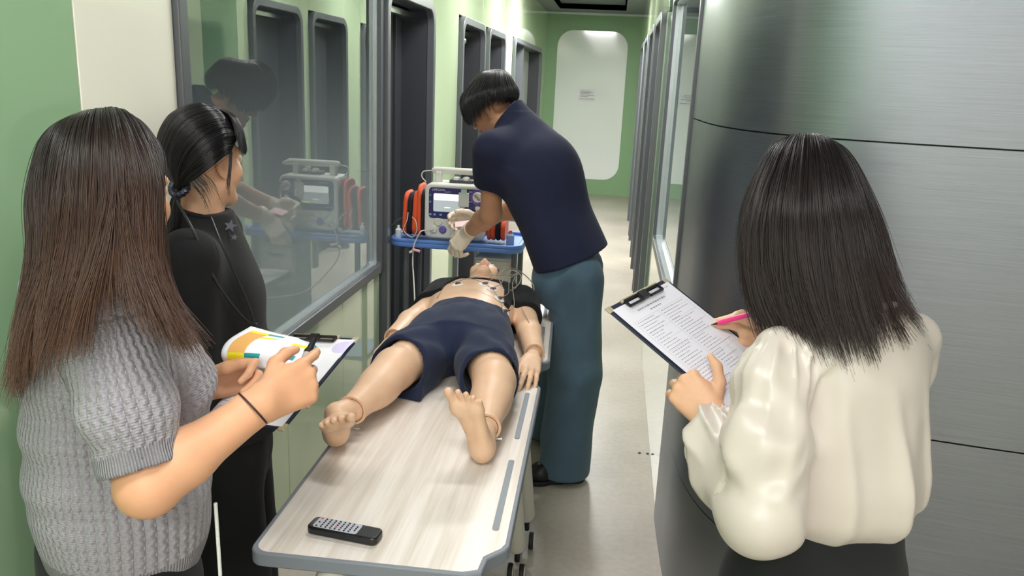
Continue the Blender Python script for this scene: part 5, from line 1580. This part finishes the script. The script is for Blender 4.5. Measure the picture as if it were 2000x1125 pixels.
PM, lipsM, eyesM = head_sdf(S, hcM, hfM, huM, 1.0)
S.cone(SC + (0, 0, .04), hcM + (.035, -.01, -.035), .060, .056, .03)
S.loft(PC, UPM, RM, [(0, 0, 0, .14, .10), (.28, 0, 0, .14, .10), (.42, 0, 0, .12, .07), (.50, 0, 0, .07, .055)], k=.02)
S.limb([shLm, elLm, elLm * .65 + wrLm * .35, wrLm], (.048, .046, .046, .030), .02)
S.limb([shRm, elRm, elRm * .65 + wrRm * .35, wrRm], (.046, .046, .046, .030), .02)
S.build('body', M_SKIN_M, MN, attrs={'lip': lip_attr(PM, lipsM, 1.03)})
eyeballs(eyesM, MN, 1.03)
M_GLOVE = mat('cream latex glove', (226, 210, 190), rough=.5, sss=.1, bump=(90, .3))
def glove(wr, e1, e2, side, curls, thumb, frm):
    q = SDF(axis(wr[0] - .24, .0026, wr[0] + .14), axis(wr[1] - .2, .0028, wr[1] + .24), axis(wr[2] - .2, .0028, wr[2] + .14))
    h = hframe(e1, e2, side)
    hand_sdf(q, wr, h, None, 1.08, curls, thumb=thumb, grow=.0018, rw=.030)
    d = nrm(np.asarray(frm) - wr)
    q.cone(wr, wr + d * .05, .036, .038, .012)
    q.fold(lambda x, y, z: .0014 * sfold(x * 2 + y, z * 2, 77, 5, 40, 120))
    q.cut(wr + d * .052, d)
    o = q.build('glove', M_GLOVE, MN)
    g = MB(); a = nrm(np.cross(d, (0, 0, 1))); b_ = np.cross(d, a); c = wr + d * .051
    g.tube([c + (a * math.cos(t) + b_ * math.sin(t)) * .0375 for t in np.linspace(0, 2 * PI, 33)], .0028, 6); g.build('cuff_bead', M_GLOVE, o, smooth=True)
glove(wrLm, (-0.6100, -0.0101, -0.7923), (-0.5615, 0.5677, 0.6020), 'L', ((30, 30, 20), (40, 40, 25), (46, 44, 28), (50, 46, 30)), [(.6, .7, .3), (.85, .35, .35), (.95, .1, .3)], elLm)
glove(wrRm, (-0.9750, -0.2191, 0.0375), (-0.1078, -0.3140, 0.9433), 'R', ((30, 36, 24), (36, 40, 25), (40, 44, 28), (44, 46, 30)), [(.65, .6, .4), (.9, .25, .35), (.95, .05, .3)], elRm)
pink = MB(); c = Vector((-0.6799, 3.6980, 1.0095)); pink.obox(c, Vector((0.9750, 0.1558, 0.1588)) * .040, Vector((-0.2386, 0.9259, 0.2928)) * .026, Vector((-0.0033, -0.3023, 0.9532)) * .002)
tag(pink.build('pink_pad', mat('pale pink card', (240, 196, 200), rough=.6), None, bevel=.001), 'pale pink card held between the gloved hands in front of the monitor', 'card')
# T-shirt
M_TEE = mat('navy cotton jersey', (13, 20, 48), rough=.92, sheen=.03, bump=(800, .2))
S = SDF(axis(-.62, .005, .10), axis(3.08, .005, 3.84), axis(.84, .005, 1.60))
hU = np.array((UPM[0] * .55, UPM[1] * .55, 1)); hU = nrm(hU)
TEE = [(-.10, 0, -.005, .185, .146), (0, 0, -.005, .187, .144), (.14, 0, -.005, .184, .138), (.28, 0, -.006, .184, .134), (.38, 0, -.012, .188, .124), (.455, 0, -.012, .172, .100), (.53, 0, -.002, .122, .084), (.575, 0, .012, .088, .074), (.605, 0, .022, .068, .066)]
S.loft(PC, UPM, RM, TEE)
S.ell(PC + UPM * .36 - FM * .040, (.155, .155, .19), None, .09)
SLV = []
for a0, a1 in ((shLm, elLm), (shRm, elRm)):
    d = nrm(a1 - a0); q = SDF(*S.ax)
    q.limb([a0, a0 + (a1 - a0) * .3, a0 + (a1 - a0) * .85], (.071, .077, .077), .03)
    q.fold(lambda x, y, z: .003 * sfold(x + y, z, 43, 5, 10, 34))
    q.cut(a0 + (a1 - a0) * .53, d)
    h = SDF(*S.ax); h.cone(a0 + (a1 - a0) * .42, a1, .068, .070, 0); q.minus(h)
    SLV.append(q)
ax_l = shLm
def fM(x, y, z):
    u = (x - shLm[0]) * .6 + (y - shLm[1]) * .3; w = z - shLm[2]
    rad = np.sqrt((x - shLm[0]) ** 2 + (y - shLm[1]) ** 2 + (z - shLm[2] + .05) ** 2)
    th = np.arctan2(z - shLm[2] + .05, x - shLm[0] + .4 * (y - shLm[1]))
    return .002 * np.sin(7 * th + 14 * rad) * np.clip(rad / .1 - .5, 0, 1) * np.clip(1.6 - rad / .22, 0, 1) + .0045 * sfold(x + y, z, 41, 6, 8, 30)
S.fold(fM)
nd = nrm(hcM - SC)
S.cone(SC + (.03, 0, -.01), (-.452, 3.473, 1.55), .098, .072, .06)
for q in SLV: S.join(q, .06)
S.cone(SC, shLm, .085, .070, .06)
S.cut((-.445, 3.466, 1.572), (-.80, .05, .62))
S.cut((-.15, 3.3, .965), nrm((.40, 0, -1)))
S.build('tshirt', M_TEE, MN)
# jeans
M_DENIM = mat('washed blue denim', (70, 94, 110), rough=.85, sheen=.1, bump=(420, .4, (1, 1, .4)), var=(2.0, .55, (3, 3, 1.2)))
jl = [([(-.105, 3.22, .90), (-.098, 3.21, .50), (-.105, 3.20, .05)], (.108, .112, .115)), ([(-.115, 3.42, .90), (-.135, 3.50, .50), (-.195, 3.58, .05)], (.108, .108, .108))]
trousers(MN, ((PC[0] - .01, PC[1], 0), nrm((.25, .97, 0)), .18, .13, .78), jl, M_DENIM, 1.03, fold=.015, seed=12, hem_z=.028, name='jeans')
g = MB(); g.obox((-.025, 3.18, .86), (.002, .006, 0), (-.012, .045, 0), (0, 0, .055)); 
jeans = bpy.data.objects['jeans']
shoe(MN, (-.015, 3.205, 0), (-.235, -.075, 0), .285)
shoe(MN, (-.10, 3.62, 0), (-.235, -.02, 0), .285)
for nm in ('shoe',): pass
# ear-height small hair of the man
GM = [[(-0.5430, 3.6370, 1.7089), (-0.6570, 3.7277, 1.6691), (-0.6955, 3.6800, 1.5835), (-0.6622, 3.6176, 1.4895)],
      [(-0.5430, 3.6370, 1.7089), (-0.6455, 3.6238, 1.6647), (-0.6785, 3.5665, 1.5797), (-0.6341, 3.5155, 1.4843)],
      [(-0.5430, 3.6370, 1.7089), (-0.6094, 3.5232, 1.6616), (-0.6371, 3.4672, 1.5792), (-0.6148, 3.4575, 1.4923)],
      [(-0.5430, 3.6370, 1.7089), (-0.5685, 3.4800, 1.6569), (-0.5848, 3.4432, 1.6034), (-0.5717, 3.4438, 1.5402)],
      [(-0.5430, 3.6370, 1.7089), (-0.5249, 3.4700, 1.6589), (-0.5318, 3.4408, 1.6101), (-0.5362, 3.4480, 1.5801)],
      [(-0.5430, 3.6370, 1.7089), (-0.4817, 3.4755, 1.6608), (-0.4693, 3.4614, 1.6212), (-0.4775, 3.4671, 1.5867)],
      [(-0.5430, 3.6370, 1.7089), (-0.4538, 3.5312, 1.6620), (-0.4331, 3.5231, 1.6222), (-0.4429, 3.5267, 1.5806)],
      [(-0.5430, 3.6370, 1.7089), (-0.4598, 3.6136, 1.6618), (-0.4387, 3.6054, 1.6210), (-0.4491, 3.5937, 1.5811)],
      [(-0.5430, 3.6370, 1.7089), (-0.4932, 3.6926, 1.6604), (-0.4718, 3.6910, 1.6051), (-0.4749, 3.6581, 1.5605)],
      [(-0.5430, 3.6370, 1.7089), (-0.5860, 3.7326, 1.6563), (-0.6057, 3.7226, 1.5870), (-0.5894, 3.6788, 1.5316)]]
GM = dome(GM, hcM, .2)
hm = guide_shell('hair', GM, M_HAIRD, MN, .955, .93, closed=True)
strands('hair_strands', guide_hair(GM, 5200, 10, 15, thick=.06, jit=.004, clump=40, clumpw=.45, ends=(.86, 1.0), closed=True, fly=.03), .0010, H_MAN, hm)

# ================================================================== woman in the white blouse
W4 = tag(empty('person', (.43, 1.39, 0)), 'woman seen from behind in a cream satin blouse writing on a clipboard', 'person')
F4 = nrm((-.5, .866, 0)); R4 = np.array((F4[1], -F4[0], 0)); C4 = np.array((.435, 1.392, 0))
shL4, shR4 = C4 - R4 * .152 + (0, 0, 1.245), C4 + R4 * .148 + (0, 0, 1.245)
elL4, wrL4 = np.array((.278, 1.195, 1.035)), np.array((0.2212, 1.3933, 1.0934))
elR4, wrR4 = np.array((.56, 1.60, 1.03)), np.array((0.3576, 1.6341, 1.1854))
hc4 = np.array((0.3520, 1.5026, 1.4802)); hf4 = np.array((-.55, .78, -.32))
S = SDF(axis(.06, .0028, .46, .006, .72), axis(1.05, .0034, 1.82), axis(.86, .0032, 1.63))
P4, lips4, eyes4 = head_sdf(S, hc4, hf4, (-.15, .25, .95), .93)
S.cone(C4 + (0, 0, 1.27), hc4 + (.005, -.03, -.05), .056, .05, .03)
S.loft((C4[0], C4[1], .88), (0, 0, 1), R4, [(0, 0, 0, .11, .08), (.28, 0, 0, .115, .08), (.36, 0, 0, .11, .055), (.42, 0, 0, .055, .048)], k=.02)
S.limb([shL4, elL4, elL4 * .65 + wrL4 * .35, wrL4], (.034, .039, .037, .026), .02)
S.limb([shR4, elR4, elR4 * .65 + wrR4 * .35, wrR4], (.032, .039, .037, .026), .02)
BN = np.array((.32, -.35, .88)); 
eL4 = nrm(np.array((0.1629, 1.4381, 1.1397)) - wrL4)
hL4 = hframe(eL4, np.cross((.25, .88, -.46), eL4), 'L')
hand_sdf(S, wrL4 + eL4 * .002, hL4, None, .98, ((74, 40, 20), (66, 40, 22), (60, 42, 24), (56, 44, 26)), thumb=[(.58, .80, .20), (.84, .52, .22), (.95, .18, .25)], rw=.026)
eR4 = (-0.9010, 0.1276, 0.4146); hR4 = hframe(eR4, np.cross(eR4, -BN), 'R')
tips4 = hand_sdf(S, wrR4, hR4, None, .95, ((34, 50, 20), (46, 56, 26), (54, 60, 30), (58, 60, 30)), thumb=[(.72, .45, .52), (.92, .0, .40), (.98, -.15, .2)], rw=.026)
S.build('body', M_SKIN_B, W4, attrs={'lip': lip_attr(P4, lips4, .96)})
eyeballs(eyes4, W4, .96)
# satin blouse
M_SATIN = mat('cream satin', (203, 193, 184), rough=.34, spec=.5, sheen=.05)
S = SDF(axis(.10, .0045, .74), axis(1.04, .0045, 1.80), axis(.85, .0045, 1.37))
BL = [(-.015, 0, -.01, .140, .108), (.02, 0, -.015, .162, .130), (.07, 0, -.018, .168, .134), (.15, 0, -.012, .162, .126), (.22, 0, -.006, .158, .118), (.285, 0, -.008, .155, .104), (.33, 0, -.012, .140, .082), (.372, 0, -.01, .092, .064), (.40, 0, 0, .064, .056)]
zb = .95
S.loft((C4[0], C4[1], zb), (0, 0, 1), R4, BL)
mL = shL4 * .45 + elL4 * .55 - R4 * .012 + np.array((0, -.012, 0))
S.limb([shL4 + np.array((0, 0, .012)), shL4 + (elL4 - shL4) * .18 - R4 * .012, mL, elL4 + np.array((0, 0, -.012))], (.046, .056, .066, .064), .03)
fL = wrL4 - elL4
S.limb([elL4 + np.array((0, 0, -.012)), elL4 + fL * .45 + np.array((-.008, 0, -.006)), elL4 + fL * .74 + np.array((-.008, 0, -.004)), elL4 + fL * .86], (.064, .062, .058, .042), .03)
S.limb([elL4 + fL * .86, elL4 + fL * .95], (.040, .036), .012)
mR = shR4 * .5 + elR4 * .5 + R4 * .01
S.limb([shR4 + np.array((0, 0, .012)), shR4 + (elR4 - shR4) * .2, mR, elR4], (.050, .052, .054, .054), .03)
fR = wrR4 - elR4
S.limb([elR4, elR4 + fR * .5, elR4 + fR * .78, elR4 + fR * .9], (.056, .052, .048, .034), .03)
aL4 = nrm(elL4 - shL4)
def f4(x, y, z):
    a = np.stack([x - shL4[0], y - shL4[1], z - shL4[2]], -1)
    t = a @ aL4; pr = a - t[..., None] * aL4
    s1 = nrm(np.cross(aL4, F4)); s2 = np.cross(aL4, s1)
    th = np.arctan2(pr @ s1, pr @ s2); rad = np.linalg.norm(pr, axis=-1)
    arm = np.clip((.115 - rad) / .03, 0, 1) * np.clip((t + .03) / .02, 0, 1)
    rid = lambda w: .6 - 1.7 * np.exp(-3.6 * np.sin(w / 2) ** 2)
    gath = .0050 * rid(13 * th + 1.5 * np.sin(3 * th)) * np.exp(-np.clip(t, 0, 1) / .08) +   .0085 * rid(30 * t + 2.2 * np.sin(2 * th) + 1) * np.clip((t - .11) / .1, 0, 1) + .0045 * rid(5 * th + 9 * t)
    af = nrm(fL); b2 = np.stack([x - elL4[0], y - elL4[1], z - elL4[2]], -1); tf = b2 @ af; pf = b2 - tf[..., None] * af
    q1 = nrm(np.cross(af, (0, 0, 1))); q2_ = np.cross(af, q1); tf_ = np.arctan2(pf @ q1, pf @ q2_)
    fore = np.clip((tf - .02) / .03, 0, 1) * np.clip((.11 - np.linalg.norm(pf, axis=-1)) / .02, 0, 1)
    gf = .0045 * rid(11 * tf_ + np.sin(2 * tf_)) * np.clip((tf - .08) / .05, 0, 1.2) + .0065 * rid(3 * tf_ + 34 * tf)
    s_ = (x - C4[0]) * R4[0] + (y - C4[1]) * R4[1]
    body = .0065 * rid(58 * s_ + 5 * (z - 1) + 1.6 * np.sin(5 * z + 7 * s_)) * np.clip((1.24 - z) / .12, 0, 1) + .0075 * rid(30 * s_ - 9 * z + 1.8 * np.sin(7 * z) + 1) * np.clip((1.20 - z) / .15, 0, 1) + .003 * sfold(s_ * 1.3, z * .75, 52, 6, 10, 34)
    gath = gath * np.clip((.245 - t) / .06, 0, 1) + .0055 * sfold((x + y) * 1.2, z * 1.3, 61, 4, 16, 44) + .0045 * np.exp(-((t - .20) / .05) ** 2) * np.sin(46 * t + 3 * np.sin(th)); gf = gf * np.clip((tf - .03) / .05, 0, 1)
    return np.where(fore > .3, gf * fore, arm * gath + (1 - arm) * body)
S.fold(f4)
S.cut((0, 0, zb - .010), (0, 0, -1))
q = SDF(*S.ax); q.cone(elL4 + fL * .88, wrL4 + fL * .1, .029, .029, 0); q.cone(elR4 + fR * .8, wrR4 + fR * .1, .029, .029, 0); S.minus(q)
blouse = S.build('blouse', M_SATIN, W4)
g = MB(); c = C4 + np.array((0, 0, zb + .388)); g.tube([c + R4 * .066 * math.cos(t) + F4 * .060 * math.sin(t) + np.array((0, 0, .008 * -math.sin(t))) for t in np.linspace(0, 2 * PI, 33)], .007, 8); g.build('collar', M_SATIN, W4, smooth=True)
dW = nrm(fL); a_ = nrm(np.cross(dW, (0, 0, 1))); b_ = np.cross(dW, a_); c = elL4 + fL * .93
g = MB(); g.tube([c + (a_ * math.cos(t) + b_ * math.sin(t)) * .037 for t in np.linspace(0, 2 * PI, 33)], [.006 + .0012 * math.sin(9 * t) for t in np.linspace(0, 2 * PI, 33)], 8); g.build('cuff', M_SATIN, W4, smooth=True)
trousers(W4, ((C4[0], C4[1], 0), R4, .178, .135, .68), [([C4 + R4 * .085 + (0, 0, .78), C4 + R4 * .09 + (0, 0, .44), C4 + R4 * .09 + (0, 0, .05)], (.104, .098, .095)), ([C4 - R4 * .085 + (0, 0, .78), C4 - R4 * .09 + (0, 0, .44), C4 - R4 * .09 + (0, 0, .05)], (.104, .098, .095))], M_BLACKT, .955, seed=17)
for s_ in (-1, 1): shoe(W4, C4 + R4 * .09 * s_ - F4 * .07, F4, .24)
G4 = [[(0.3494, 1.5391, 1.6011), (0.2822, 1.5604, 1.5535), (0.2631, 1.5572, 1.4705), (0.2679, 1.5257, 1.3876), (0.2851, 1.4888, 1.3183), (0.3099, 1.4442, 1.2561)],
      [(0.3494, 1.5391, 1.6011), (0.2748, 1.5110, 1.5668), (0.2482, 1.4902, 1.4793), (0.2475, 1.4577, 1.3953), (0.2634, 1.4252, 1.3235), (0.2935, 1.3816, 1.2629)],
      [(0.3494, 1.5391, 1.6011), (0.2803, 1.4449, 1.5701), (0.2557, 1.3998, 1.4885), (0.2568, 1.3679, 1.4057), (0.2775, 1.3421, 1.3376), (0.3164, 1.3100, 1.2771)],
      [(0.3494, 1.5391, 1.6011), (0.3064, 1.4016, 1.5719), (0.2953, 1.3438, 1.4951), (0.3020, 1.3125, 1.4123), (0.3208, 1.2922, 1.3460), (0.3501, 1.2627, 1.2800)],
      [(0.3494, 1.5391, 1.6011), (0.3476, 1.4018, 1.5742), (0.3515, 1.3410, 1.4991), (0.3633, 1.3106, 1.4172), (0.3832, 1.2884, 1.3435), (0.4149, 1.2605, 1.2624)],
      [(0.3494, 1.5391, 1.6011), (0.3869, 1.4323, 1.5737), (0.4052, 1.3729, 1.4977), (0.4237, 1.3429, 1.4145), (0.4389, 1.3122, 1.3499), (0.4600, 1.2748, 1.2770)],
      [(0.3494, 1.5391, 1.6011), (0.4261, 1.4969, 1.5647), (0.4588, 1.4487, 1.4851), (0.4810, 1.4153, 1.4072), (0.4972, 1.3726, 1.3557), (0.5244, 1.3362, 1.3238)],
      [(0.3494, 1.5391, 1.6011), (0.4441, 1.5602, 1.5598), (0.4885, 1.5425, 1.4725), (0.5108, 1.5028, 1.3903), (0.5259, 1.4590, 1.3351), (0.5485, 1.4071, 1.2859)],
      [(0.3494, 1.5391, 1.6011), (0.4298, 1.6193, 1.5535), (0.4753, 1.6208, 1.4595), (0.4977, 1.5799, 1.3726), (0.5088, 1.5249, 1.3164), (0.5204, 1.4588, 1.2576)],
      [(0.3494, 1.5391, 1.6011), (0.3809, 1.6333, 1.5494), (0.4005, 1.6402, 1.4875), (0.4120, 1.5987, 1.4033), (0.4196, 1.5280, 1.3286), (0.4352, 1.4598, 1.2598)]]
G4 = dome(G4, hc4)
h4 = guide_shell('hair', G4, M_HAIRD, W4, .955, .80, closed=True)
strands('hair_strands', guide_hair(G4, 9500, 20, 23, thick=.09, jit=.006, clump=30, clumpw=.6, ends=(.74, 1.0), wave=.004, closed=True, fly=.05), .00054, H_SOFT, h4)

# ------------------------------------------------------------------ clipboards, papers, pens
M_CLIPB = mat('navy clipboard cover', (22, 30, 52), rough=.45)
M_CLIP = mat('black spring clip', (26, 24, 26), rough=.35)
M_EDGEG = mat('worn pale edge', (190, 178, 150), rough=.5, metal=.3)
M_TXT = mat('grey printed text', (150, 150, 160), rough=.8)
M_LINE = mat('pale printed rule', (182, 182, 194), rough=.8)

def clipboard(TL, TR, BL, label, t=.0035):
    TL, TR, BL = map(Vector, (TL, TR, BL)); U = TR - TL; V = BL - TL
    u, v = U.normalized(), V.normalized(); v = (v - u * v.dot(u)).normalized(); n = v.cross(u)
    if n.z < 0: n = -n
    Wd, Ln = U.length, V.length
    P = lambda a, b_, c=0: TL + u * (a * Wd) + v * (b_ * Ln) + n * c
    root = tag(empty('clipboard', P(.5, .5)), label, 'clipboard')
    g = MB(); g.prism([P(a, b_, -t) for a, b_ in rrect(0, 1, 0, 1, .03, 4)], n * t); g.build('board', M_CLIPB, root, bevel=.001)
    for a, b_ in ((.03, .02), (.97, .02), (.03, .98), (.97, .98)):
        g = MB(); g.obox(P(a, b_, -t / 2), u * .008, v * .008, n * (t / 2 + .0006)); g.build('corner_cap', M_EDGEG, root, bevel=.001)
    g = MB(); g.obox(P(.5, .012, .003), u * .066, v * .004, n * .003); g.build('clip_bar', M_EDGEG, root, bevel=.001)
    g = MB()
    for s in (-1, 1):
        a0, a1 = (.5 + s * .06), (.5 + s * .27)
        q = [P(a0, .022, .006), P(a1, .022, .006), P(a1, .075, .007), P(a0, .075, .007)]
        for k in range(4): g.tube([q[k], q[(k + 1) % 4]], .0032, 6)
    g.obox(P(.5, .045, .006), u * .012, v * .010, n * .004)
    g.build('clip', M_CLIP, root, smooth=True)
    return root, P, u, v, n, Wd, Ln

# --- right clipboard with the printed form
CB2, P, u, v, n, Wd, Ln = clipboard((.009, 1.534, 1.251), (.134, 1.719, 1.278), (.251, 1.392, 1.107), 'dark clipboard with a printed form held by the woman in the blouse')
g = MB(); g.prism([P(a, b_, .0008) for a, b_ in ((.04, .035), (.965, .035), (.965, .985), (.04, .985))], n * .0006)
form = tag(g.build('form_sheet', mat('bluish white paper', (232, 230, 240), rough=.7)), 'white printed form on the clipboard of the woman in the blouse', 'paper')
tx = MB(); tx.m = 0
def rule(a0, a1, b_, w=.0022, m=0):
    tx.m = m; tx.add([P(a0, b_, .00155), P(a1, b_, .00155), P(a1, b_ + w, .00155), P(a0, b_ + w, .00155)], [(0, 1, 2, 3)])
def vrule(a, b0, b1, w=.003):
    tx.m = 1; tx.add([P(a, b0, .00155), P(a + w, b0, .00155), P(a + w, b1, .00155), P(a, b1, .00155)], [(0, 1, 2, 3)])
rg = random.Random(3)
def words(a0, a1, b_, h=.0055):
    a = a0
    while a < a1:
        w = rg.uniform(.012, .04)
        rule(a, min(a + w, a1), b_, h * rg.uniform(.75, 1)); a += w + .009
words(.28, .74, .115, .013); words(.42, .60, .150, .010); words(.80, .90, .06, .006)
for b_ in (.185, .225, .30, .39, .47, .64, .80, .86): rule(.10, .92, b_, .0016, 1)
for a in (.10, .48, .92): vrule(a, .185, .86)
for k in range(28):
    b_ = .20 + k * .0235
    words(.13, rg.uniform(.28, .46), b_); words(.51, rg.uniform(.64, .90), b_)
words(.20, .34, .91, .012); words(.62, .80, .91, .012)
tx.build('print', [M_TXT, M_LINE], form)
# pink pen in her right hand
pa, pb = Vector((0.2263, 1.6177, 1.2094)), Vector((0.3023, 1.5824, 1.2510))
d = (pb - pa).normalized()
pen = tag(empty('pen', pa), 'pink pen with a black tip held over the form', 'pen')
g = MB(); g.tube([pa + d * .016, pa + d * .024, pa + d * .135], [.0030, .0052, .0052], 12); g.build('barrel', mat('bright pink plastic', (242, 56, 140), rough=.35), pen, smooth=True)
g = MB(); g.tube([pa, pa + d * .016], [.0006, .0030], 10); g.build('tip', M_BLACK, pen, smooth=True)

# --- left clipboard, colour table sheet and marker
CB1, P, u, v, n, Wd, Ln = clipboard((-.679, 1.562, 1.128), (-.477, 1.471, 1.168), (-.75, 1.354, 1.017), 'dark clipboard with curling papers held by the woman in the grey sweater')
g = MB(); g.prism([P(a, b_, .0008) for a, b_ in ((.02, .03), (.97, .03), (.97, .985), (.02, .985))], n * .0012)
sh = tag(g.build('paper_sheet', M_PAPER), 'plain white lower sheet on the clipboard of the woman in the grey sweater', 'paper')
tx = MB()
for k in range(7):
    b_ = .52 + .055 * k
    a = .06
    while a < .80:
        w = rg.uniform(.02, .06); tx.add([P(a, b_, .0023), P(a + w, b_, .0023), P(a + w, b_ + .008, .0023), P(a, b_ + .008, .0023)], [(0, 1, 2, 3)]); a += w + .02
tx.build('print', M_LINE, sh)
# curling top sheet: control rows run from the curled edge (u=0) to the far edge (u=1)
CR = [[(-0.7188, 1.5071, 1.1619), (-0.6455, 1.5165, 1.1451), (-0.5531, 1.5057, 1.1419), (-0.4790, 1.4689, 1.1668)],
      [(-0.7354, 1.4401, 1.1519), (-0.6599, 1.4488, 1.1513), (-0.5689, 1.4609, 1.1368), (-0.4890, 1.4383, 1.1461)],
      [(-0.7290, 1.3960, 1.1393), (-0.6694, 1.3989, 1.1436), (-0.5958, 1.4339, 1.1253), (-0.5048, 1.4145, 1.1296)],
      [(-0.7262, 1.4045, 1.1111), (-0.6760, 1.4105, 1.1113), (-0.6039, 1.4138, 1.1038), (-0.5241, 1.3960, 1.1072)]]
nu_, nv_ = 40, 30
row = [resample(r, nu_ + 1) for r in CR]
grid = np.array([resample([row[k][i] for k in range(4)], nv_ + 1) for i in range(nu_ + 1)])
M_YL, M_OR, M_TL = mat('yellow print', (238, 228, 30), rough=.7), mat('orange print', (236, 176, 96), rough=.7), mat('teal print', (26, 158, 160), rough=.7)
g = MB()
Vv = []; Ff = []
def cell(a, b_):
    # a across (0 curled edge), b along the sheet
    if .10 < b_ < .93 and .06 < a < .88:
        if .10 < b_ <= .24: c = 2 if .18 < a < .22 else None
        rowk = int((b_ - .10) / .83 * 10); colk = int((a - .06) / .82 * 6)
        if rowk == 0: return 1 if colk < 1 else 3 if colk == 1 else 0
        if colk == 0 and rowk < 8: return 2
        if colk == 0: return 1
        if rowk in (2,) and colk == 1: return 1
        if rowk == 8 and colk == 1: return 3
        if rowk in (1,) and colk in (4,): return 3
        if rowk in (3,) and colk in (3, 4): return 1
        if rowk in (2,) and colk in (4, 5): return 3
        if rowk == 7 and colk in (3,): return 3
    return 0
for i in range(nu_ + 1):
    for j in range(nv_ + 1): Vv.append(grid[i, j])
for i in range(nu_):
    for j in range(nv_):
        g.m = cell((i + .5) / nu_, (j + .5) / nv_)
        a, b_, c, d_ = i * (nv_ + 1) + j, (i + 1) * (nv_ + 1) + j, (i + 1) * (nv_ + 1) + j + 1, i * (nv_ + 1) + j + 1
        Ff.append((a, b_, c, d_)); g.mi.append(g.m)
g.v = [tuple(map(float, p)) for p in Vv]; g.f = [list(f) for f in Ff]
top = g.build('table_sheet', [M_PAPER, M_YL, M_OR, M_TL], None, smooth=True)
tag(top, 'white sheet with a yellow, orange and teal table curling up from the clipboard', 'paper')
md = top.modifiers.new('thickness', 'SOLIDIFY'); md.thickness = .0006
# lifted pale lilac corner sheet
g = MB()
C0 = [[(-0.5481, 1.4920, 1.1469), (-0.5110, 1.4786, 1.1587), (-0.4790, 1.4657, 1.1667)], [(-0.5424, 1.4582, 1.1346), (-0.5179, 1.4525, 1.1495), (-0.4888, 1.4443, 1.1569)], [(-0.5350, 1.4344, 1.1198), (-0.5201, 1.4286, 1.1307), (-0.5003, 1.4229, 1.1398)]]
rows = [resample(r, 9) for r in C0]; gg = np.array([resample([rows[k][i] for k in range(3)], 9) for i in range(9)])
g.v = [tuple(map(float, gg[i, j])) for i in range(9) for j in range(9)]
for i in range(8):
    for j in range(8): g.f.append([i * 9 + j, (i + 1) * 9 + j, (i + 1) * 9 + j + 1, i * 9 + j + 1]); g.mi.append(0)
o = g.build('folded_sheet', mat('pale lilac paper', (214, 206, 240), rough=.7), None, smooth=True); tag(o, 'pale lilac folded sheet corner at the far edge of the clipboard with the colour table', 'paper')
md = o.modifiers.new('thickness', 'SOLIDIFY'); md.thickness = .0006
# marker
pa, pb = Vector((-0.5084, 1.3163, 1.2133)), Vector((-0.5151, 1.2634, 1.1731))
d = (pb - pa).normalized()
mk = tag(empty('marker', pa), 'silver marker with a black cap held upright in a hand over the papers', 'marker')
g = MB(); g.tube([pa, pa + d * .022, pa + d * .026, pa + d * .032], [.0045, .0058, .0078, .0080], 14); g.build('cap', M_BLACK, mk, smooth=True)
g = MB(); g.tube([pa + d * .032, pa + d * .105], .0074, 14); g.build('barrel', mat('silver grey plastic', (176, 176, 178), rough=.35), mk, smooth=True)
g = MB(); g.tube([pa + d * .105, pa + d * .125], [.0074, .0062], 14); g.build('end_cap', M_BLACK, mk, smooth=True)
